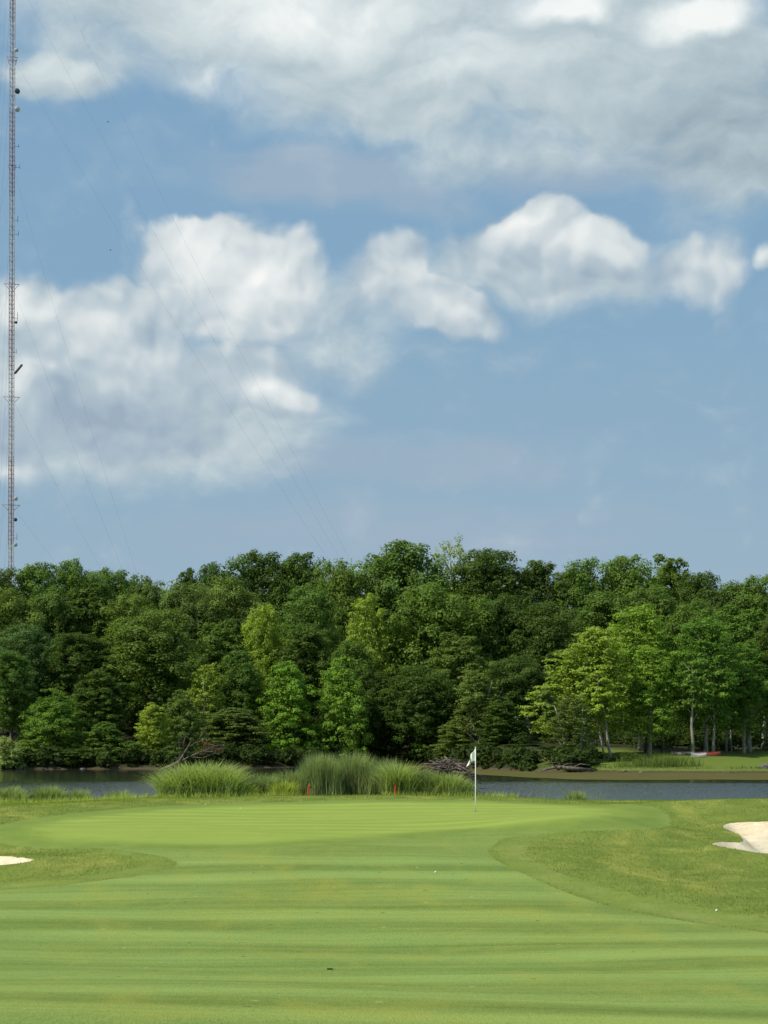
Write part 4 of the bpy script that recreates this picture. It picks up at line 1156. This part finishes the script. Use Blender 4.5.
# ------------------------------------------------------------------ boats on the lawn
def canoe(px, d, L, w, hh, mat, rz, label, dz=0.0):
    X = (px - 384) * d / F
    o = empty('upturned_canoe', (X, d, hz(X, d) + dz), rz, label=label, cat='canoe', group='canoes upturned on the lawn')
    n, m = 20, 10; V = []; Fs = []
    for i in range(n + 1):
        t = i / n * 2 - 1; ww = w / 2 * (1 - abs(t) ** 2.4) + .012; rise = hh * (1 - .12 * (1 - abs(t) ** 3)) 
        for j in range(m + 1):
            a = math.pi * j / m
            V.append((t * L / 2, math.cos(a) * ww, math.sin(a) ** .8 * rise * (0.84 + .16 * abs(t) ** 2) if 0 < j < m else (.16 * hh * -abs(t) ** 3 + .02)))
    for i in range(n):
        for j in range(m):
            a = i * (m + 1) + j; Fs.append((a, a + 1, a + m + 2, a + m + 1))
    mb = MB(); mb.add(V, Fs); mb.build('hull', mat, o)
    mb = MB(); mb.tube([(t * L / 2, 0, hh * (0.90 + .12 * abs(t) ** 2) + .01) for t in np.linspace(-.97, .97, 12)], .018, 6); mb.build('keel', mat, o)
    for s in (-1, 1):
        mb = MB(); mb.tube([(t * L / 2, s * (w / 2 * (1 - abs(t) ** 2.4) + .02), .035) for t in np.linspace(-1, 1, 14)], .022, 6); mb.build('gunwale', M['steel_dark'] if mat is M['red_boat'] else mat, o)
canoe(699, 209, 3.4, .95, .55, M['white_boat'], R(48), 'pale cream hull lying upturned beside the red canoe')
canoe(709, 213.5, 3.0, .9, .52, M['red_boat'], R(12), 'red canoe lying upturned on the far lawn between two pale trunks')
canoe(683, 212, 3.2, .85, .42, M['grey_boat'], R(20), 'weathered brownish canoe upturned left of the cream one')

# ------------------------------------------------------------------ radio mast
def mast():
    d = 620.0; k = d / F
    x = (10.5 - 384) * k; zb = hz(x, d); top = 300.0
    o = empty('radio_mast', (x, d, zb), R(12), label='very tall slim guyed lattice radio mast at the left edge', cat='radio mast')
    r = 0.98; lv = 1.5; corners = [(r * math.cos(a), r * math.sin(a)) for a in (R(90), R(210), R(330))]
    o.rotation_euler = (0, R(0.16), R(12))
    nsec = 10; per = top / nsec
    for s in range(nsec):
        z0 = s * per; z1 = z0 + per; mb = MB()
        for c in corners: mb.tube([(c[0], c[1], z0), (c[0], c[1], z1)], .12, 6)
        n = int(per / lv)
        for i in range(n):
            za = z0 + i * lv
            for j in range(3):
                a = corners[j]; b = corners[(j + 1) % 3]
                mb.tube([(a[0], a[1], za + .02), (b[0], b[1], za + .02)], .055, 4, cap=False)
                e = (a, b) if i % 2 else (b, a)
                mb.tube([(e[0][0], e[0][1], za + .02), (e[1][0], e[1][1], za + lv)], .04, 4, cap=False)
        mb.build('lattice_section', M['mast_steel'] if s % 2 == 0 else M['mast_white'], o, smooth=False)
    def zz(py): return (HZ - py) * k - zb
    # feed line
    mb = MB(); mb.tube([(.25, -.3, 0), (.25, -.3, top)], .09, 6); mb.build('feed_line', M['steel_dark'], o)
    def dish(py, dx, rad, mt):
        mb = MB(); z = zz(py)
        mb.tube([(dx * .25, -.3, z), (dx, -.6, z)], .07, 6)
        mb.tube([(dx, -.6, z), (dx + .2, -.9, z), (dx + .45, -1.3, z), (dx + .55, -1.5, z)], [.12, rad * .7, rad, rad * .97], 14)
        mb.build('dish_antenna', mt, o)
    dish(51, .9, .7, M['dish']); dish(92, 1.2, 1.0, M['steel_dark']); dish(110, 1.2, 1.0, M['dish']); dish(499, 1.1, .75, M['dish']); dish(520, 1.0, .65, M['steel_dark']); dish(545, 1.0, .75, M['dish']); dish(323, 1.0, .5, M['steel_dark'])
    def arm(py, half):
        mb = MB(); z = zz(py); mb.tube([(-half, 0, z), (half, 0, z)], .10, 6); mb.tube([(half, 0, z), (r * .8, 0, z - 2)], .07, 6); mb.tube([(-half, 0, z), (-r * .8, 0, z - 2)], .07, 6)
        mb.tube([(half * .5, -.2, z + .02), (half * .5, 1.2, z + .02)], .07, 6)
        mb.build('torque_arm', M['mast_steel'], o)
    for py, hf in ((57, 1.8), (165, 1.4), (284, 2.6), (397, 2.8), (505, 3.0), (60, 1.6)): arm(py, hf)
    def whip(py, dx, L):
        mb = MB(); z = zz(py); mb.tube([(.4, 0, z), (dx, 0, z)], .06, 6); mb.tube([(dx, 0, z - L * .3), (dx, 0, z + L * .7)], .07, 6); mb.build('whip_antenna', M['steel_dark'], o)
    for py, dx, L in ((146, 2.2, 1.2), (167, 2.6, 1.5), (220, 2.0, 2.2), (234, 2.2, 1.6), (318, 2.0, 3), (352, 1.6, 1.6), (538, 2.0, 2.2)): whip(py, dx, L)
    # slanting panel antenna
    mb = MB(); z = zz(370); mb.tube([(.8, -.3, z - 1.3), (1.2, -.4, z - 1.1), (3.4, -.5, z + 1.7), (3.7, -.5, z + 2.0)], [.12, .42, .42, .2], 8); mb.build('horn_antenna', M['steel_dark'], o)
    mb = MB(); mb.box((0, 0, .3), (3, 3, .6)); mb.build('footing', M['stone'], o, smooth=False)
    # guys to an inner and an outer ring of anchors in three directions
    an = {}
    for j, ang in enumerate((R(-22), R(98), R(218))):
        for ring, dist in ((0, 62.0), (1, 148.0)):
            an[(j, ring)] = (math.cos(ang) * dist, math.sin(ang) * dist)
    wires = [(0, 505), (0, 397), (0, 284), (0, 165), (1, 57), (1, -30), (1, -110)]
    for ring, py in wires:
        for j in range(3):
            ax, ay = an[(j, ring)]; z = zz(py)
            gz = hz(x + ax, d + ay) - zb
            pts = []
            for i in range(13):
                t = i / 12; sag = -math.sin(math.pi * t) * z * 0.018
                pts.append((ax * t, ay * t, z + (gz - z) * t + sag))
            mb = MB(); mb.tube(pts, .016, 4, cap=False); mb.build('guy_wire', M['wire'], o)
mast()

# ------------------------------------------------------------------ flagstick and small things
def flagstick():
    X, d = unproj(475.5, 811.5, fn=h); z = hz(X, d)
    L = (HZ - 748) * d / F - z
    o = empty('flagstick', (X, d, z), 0, label='white flagstick with a limp white flag standing in the hole', cat='golf flag')
    mb = MB(); mb.tube([(0, 0, -.1), (0, 0, .5), (0, 0, L)], [.019, .017, .013], 10); mb.build('pole', M['white_paint'], o)
    mb = MB(); mb.tube([(0, 0, L - .005), (0, 0, L + .02), (0, 0, L + .035)], [.018, .022, .008], 10); mb.build('knob', M['white_paint'], o)
    # limp flag: cloth gathered along the pole, free corner hanging out to the left
    nu, nv = 18, 16; V = []; Fs = []
    for i in range(nu + 1):
        u = i / nu
        for j in range(nv + 1):
            v = j / nv
            topz = L - .02 - u * .30 - .10 * u * u
            hgt = .40 * (1 - .12 * u)
            x = -.20 * u ** .8 - .03 * v * u + .022 * math.sin(u * 9 + v * 2.0) - 0.04 * v * u
            y = .055 * math.sin(u * 12 + v * 1.5) * (.3 + .7 * u)
            V.append((x - .012, y, topz - hgt * v * (.62 + .38 * (1 - u))))
    for i in range(nu):
        for j in range(nv):
            a = i * (nv + 1) + j; Fs.append((a, a + 1, a + nv + 2, a + nv + 1))
    mb = MB(); mb.add(V, Fs); f = mb.build('flag', M['cloth'], o)
    md = f.modifiers.new('thickness', 'SOLIDIFY'); md.thickness = .003
    mb = MB(); mb.tube([(0, 0, -.12), (0, 0, .004)], .054, 18); mb.build('hole_cup', M['cup'], o)
flagstick()

def stake(px, d, top, label):
    X = (px - 384) * d / F; z = hz(X, d)
    Hh = (HZ - top) * d / F - z
    mb = MB(); s = .028
    mb.box((0, 0, Hh / 2 - .05), (s * 2, s * 2, Hh + .1)); b = len(mb.v)
    mb.add([(-s, -s, Hh), (s, -s, Hh), (s, s, Hh), (-s, s, Hh), (0, 0, Hh + .05)], [(0, 1, 4), (1, 2, 4), (2, 3, 4), (3, 0, 4)])
    o = mb.build('hazard_stake', M['red'], smooth=False, label=label, cat='stake', group='red hazard stakes behind the green'); o.location = (X, d, z); o.rotation_euler = (R(1.5), R(random.uniform(-2, 2)), .3)
stake(308.5, 73.6, 786, 'red hazard stake at the left of the bare soil below the reeds')
stake(395.5, 73.9, 786.5, 'red hazard stake at the right of the bare soil below the reeds')

def ball(px, py, label):
    X, d = unproj(px, py, fn=h)
    bm = bmesh.new(); bmesh.ops.create_uvsphere(bm, u_segments=20, v_segments=14, radius=.0214)
    me = bpy.data.meshes.new('golf_ball'); bm.to_mesh(me); bm.free()
    link('golf_ball', me, M['ball'], loc=(X, d, hz(X, d) + .021), smooth=True, label=label, cat='golf ball', group='golf balls lying on the turf')
ball(435.5, 873, 'white golf ball on the fairway in front of the green')
ball(205.5, 805, 'white golf ball on the back edge of the green, left one of two')
ball(240.5, 809, 'white golf ball on the green, right one of two at its back edge')
ball(716.5, 911.5, 'white golf ball in the first cut below the right bunker')

def dead_leaf():
    X, d = unproj(330, 970.5, fn=h)
    V = []; Fs = []; n = 8
    for i in range(n + 1):
        t = i / n; w = .022 * math.sin(math.pi * min(1, max(0.04, t))) ** .7
        V += [(t * .075 - .037, -w, .012 + .018 * math.sin(t * 7) ** 2), (t * .075 - .037, 0, .005), (t * .075 - .037, w, .012 + .012 * math.cos(t * 6) ** 2)]
    for i in range(n):
        k = i * 3; Fs += [(k, k + 1, k + 4, k + 3), (k + 1, k + 2, k + 5, k + 4)]
    mb = MB(); mb.add(V, Fs); mb.tube([(.037, 0, .008), (.06, .006, .016)], .002, 5)
    o = mb.build('fallen_leaf', M['dark_leaf'], label='curled dark dead leaf on the foreground fairway', cat='leaf'); o.location = (X, d, hz(X, d) + .004)
    md = o.modifiers.new('thickness', 'SOLIDIFY'); md.thickness = .0015
dead_leaf()

def bird(px, py, d, label):
    mb = MB()
    mb.tube([(-.22, 0, 0), (-.12, 0, .01), (.02, 0, 0), (.14, 0, .02), (.19, 0, .02), (.22, 0, .015)], [.03, .05, .06, .045, .03, .006], 8)
    for s in (-1, 1):
        mb.add([(.08, s * .04, .02), (-.06, s * .04, .02), (-.05, s * .22, .09), (.07, s * .22, .10), (-.06, s * .46, .05), (.0, s * .46, .06)], [(0, 1, 2, 3), (3, 2, 4, 5)])
    o = mb.build('bird', M['feather'], label=label, cat='bird', group='birds high over the wood'); o.location = ((px - 384) * d / F, d, (HZ - py) * d / F); o.rotation_euler = (R(8), R(-6), R(24))
    md = o.modifiers.new('thickness', 'SOLIDIFY'); md.thickness = .01
bird(108, 122, 330, 'tiny dark bird in the upper left sky between the mast and the clouds')
bird(110.5, 250, 360, 'tiny dark bird left of the big white cloud')
